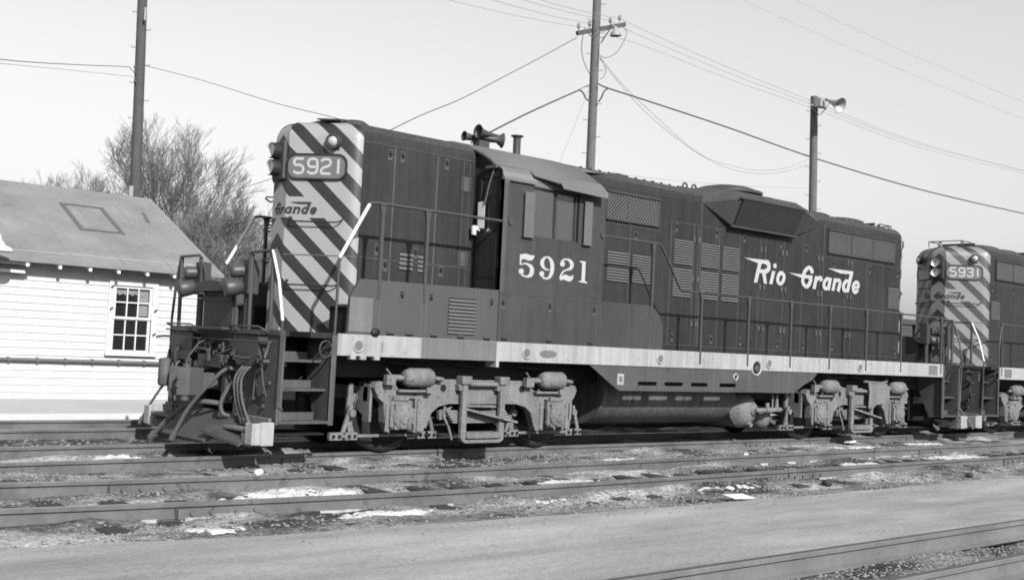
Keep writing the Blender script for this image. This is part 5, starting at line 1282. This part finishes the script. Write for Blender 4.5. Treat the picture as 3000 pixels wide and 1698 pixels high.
wire([(1828, 82, 32.5), (1836, 95, 32.4), (1828, 120, 32.2), (1805, 155, 32), (1775, 170, 31.9), (1758, 163, 31.8)], .010, 'slack jumper loop hanging from the lamp end of the crossarm', name='jumper_wire')
wire([(1757, 170, 31.8), (1770, 190, 31.8), (1774, 208, 31.8), (1768, 226, 31.8), (1756, 233, 31.8)], .009, 'small wire loop on the right of the crossarm pole', name='jumper_wire')
wire([(1725, 262, 31.8), (1712, 295, 31), (1640, 475, 27)], .006, 'hairline wire slanting down from the crossarm pole to the cab roof', mt=WIREL)
wire([(-10, 173, 22), (60, 180, 23), (150, 186, 24.5), (250, 191, 26.5), (370, 196, 29), (384, 204, 29.6), (397, 214, 29.8)], .009, 'lashed cable from the left edge to the dark pole', 'cable', name='service_cable')
wire([(-10, 185, 22), (200, 205, 26), (397, 226, 29.8)], .006, 'thin wire under the lashed cable at the left', mt=WIREL)
wire([(424, 192, 29.8), (600, 238, 27), (800, 300, 24.5), (960, 340, 22.5), (1090, 375, 21)], .007, 'thin wire from the dark pole dropping behind the short hood', mt=WIRE)
wire([(560, 604, 30), (665, 566, 27), (800, 522, 24)], .007, 'short wire between the bare trees and the nose', mt=WIRE)
wire([(575, 725, 30), (690, 690, 27), (800, 668, 24)], .006, 'lower short wire crossing in front of the bare trees', mt=WIREL)

# ------------------------------------------------------------------ bare trees
def tree(name, label, base, h, spread, seed, trunk_r=.2, levels=7, lean=(0, 0), dens=3):
    R = random.Random(seed); t = thing(name, label, 'tree', base, 'bare trees behind the house')
    big = MB(); fine = MB()
    def br(p, d, l, r, lv):
        n = 3 if lv < 6 else 2; pts = [p]; q = p; dd = d
        for i in range(n):
            dd = (dd+Vector((R.uniform(-.16, .16), R.uniform(-.16, .16), R.uniform(-.05, .1)))).normalized(); q = q+dd*l/n; pts.append(q)
        (big if lv <= 1 else fine).tube(pts, [r*(1-.12*i) for i in range(n+1)], 6 if lv <= 1 else 3, 0, False)
        if lv >= levels: return
        k = dens if lv > 0 else dens+1
        for i in range(k):
            a = R.uniform(0, 2*pi); s_ = R.uniform(.35, .95)*spread; u = dd.orthogonal().normalized(); v_ = dd.cross(u)
            nd = (dd+(u*cos(a)+v_*sin(a))*s_+Vector((0, 0, .12))).normalized(); st = pts[-1] if i == 0 else pts[R.randint(1, n)]
            br(st, nd, l*R.uniform(.62, .84), max(r*.56, .0075), lv+1)
    br(Vector((0, 0, 0)), Vector((lean[0], lean[1], 1)).normalized(), h*.27, trunk_r, 0)
    big.build('trunk', BARK, t, fix=False); fine.build('crown', TWIG, t, fix=False)
def gat(u, v, dep): p = at(u, v, dep); return (p.x, p.y, -.17)
tree('bare_tree', 'tallest bare tree behind the dark pole', gat(488, 900, 60), 14.9, .6, 12, .26, 8)
tree('bare_tree', 'bushy bare tree between the house gable and the nose', gat(665, 900, 50), 9.4, .9, 23, .2, 8)
tree('bare_tree', 'small pale bare tree above the left half of the roof ridge', gat(245, 900, 66), 12.3, .7, 31, .18, 8)
tree('bare_tree', 'thin bare tree at the left end of the roof ridge', gat(150, 900, 70), 12.0, .7, 47, .15, 7)
tree('bare_tree', 'dense bare tree crowding the house gable behind the stair rails', gat(565, 900, 46), 8.3, .85, 53, .2, 8)
tree('bare_tree', 'low bare tree close behind the front stair rails', gat(735, 900, 54), 7.6, .9, 61, .16, 8)

# ------------------------------------------------------------------ far shed between the locomotives
def shed():
    p = at(2680, 910, 62); t = thing('goods_shed', 'long grey shed glimpsed between the two locomotives', 'shed', (p.x, p.y, -.17))
    q = MB(); q.box(-3, 30, 0, 8, 0, 3.1)
    for i in range(60): q.box(-3+.55*i, -2.9+.55*i, -.05, 0, .1, 3.0)
    q.build('wall', GALV, t)
    q = MB(); q.prism([(-.4, 3.1), (4, 4.5), (8.4, 3.1)], 'x', -3.4, 30.4); q.build('roof', BODY2, t)
shed()

# ------------------------------------------------------------------ locomotives
loco('5921', (XC, 0, 0), 0, 'dark diesel road switcher numbered 5921 with striped nose and white lettering')
loco('5931', (XC+17.12, 0, 0), pi, 'second striped diesel numbered 5931 coupled behind at the right edge', False)
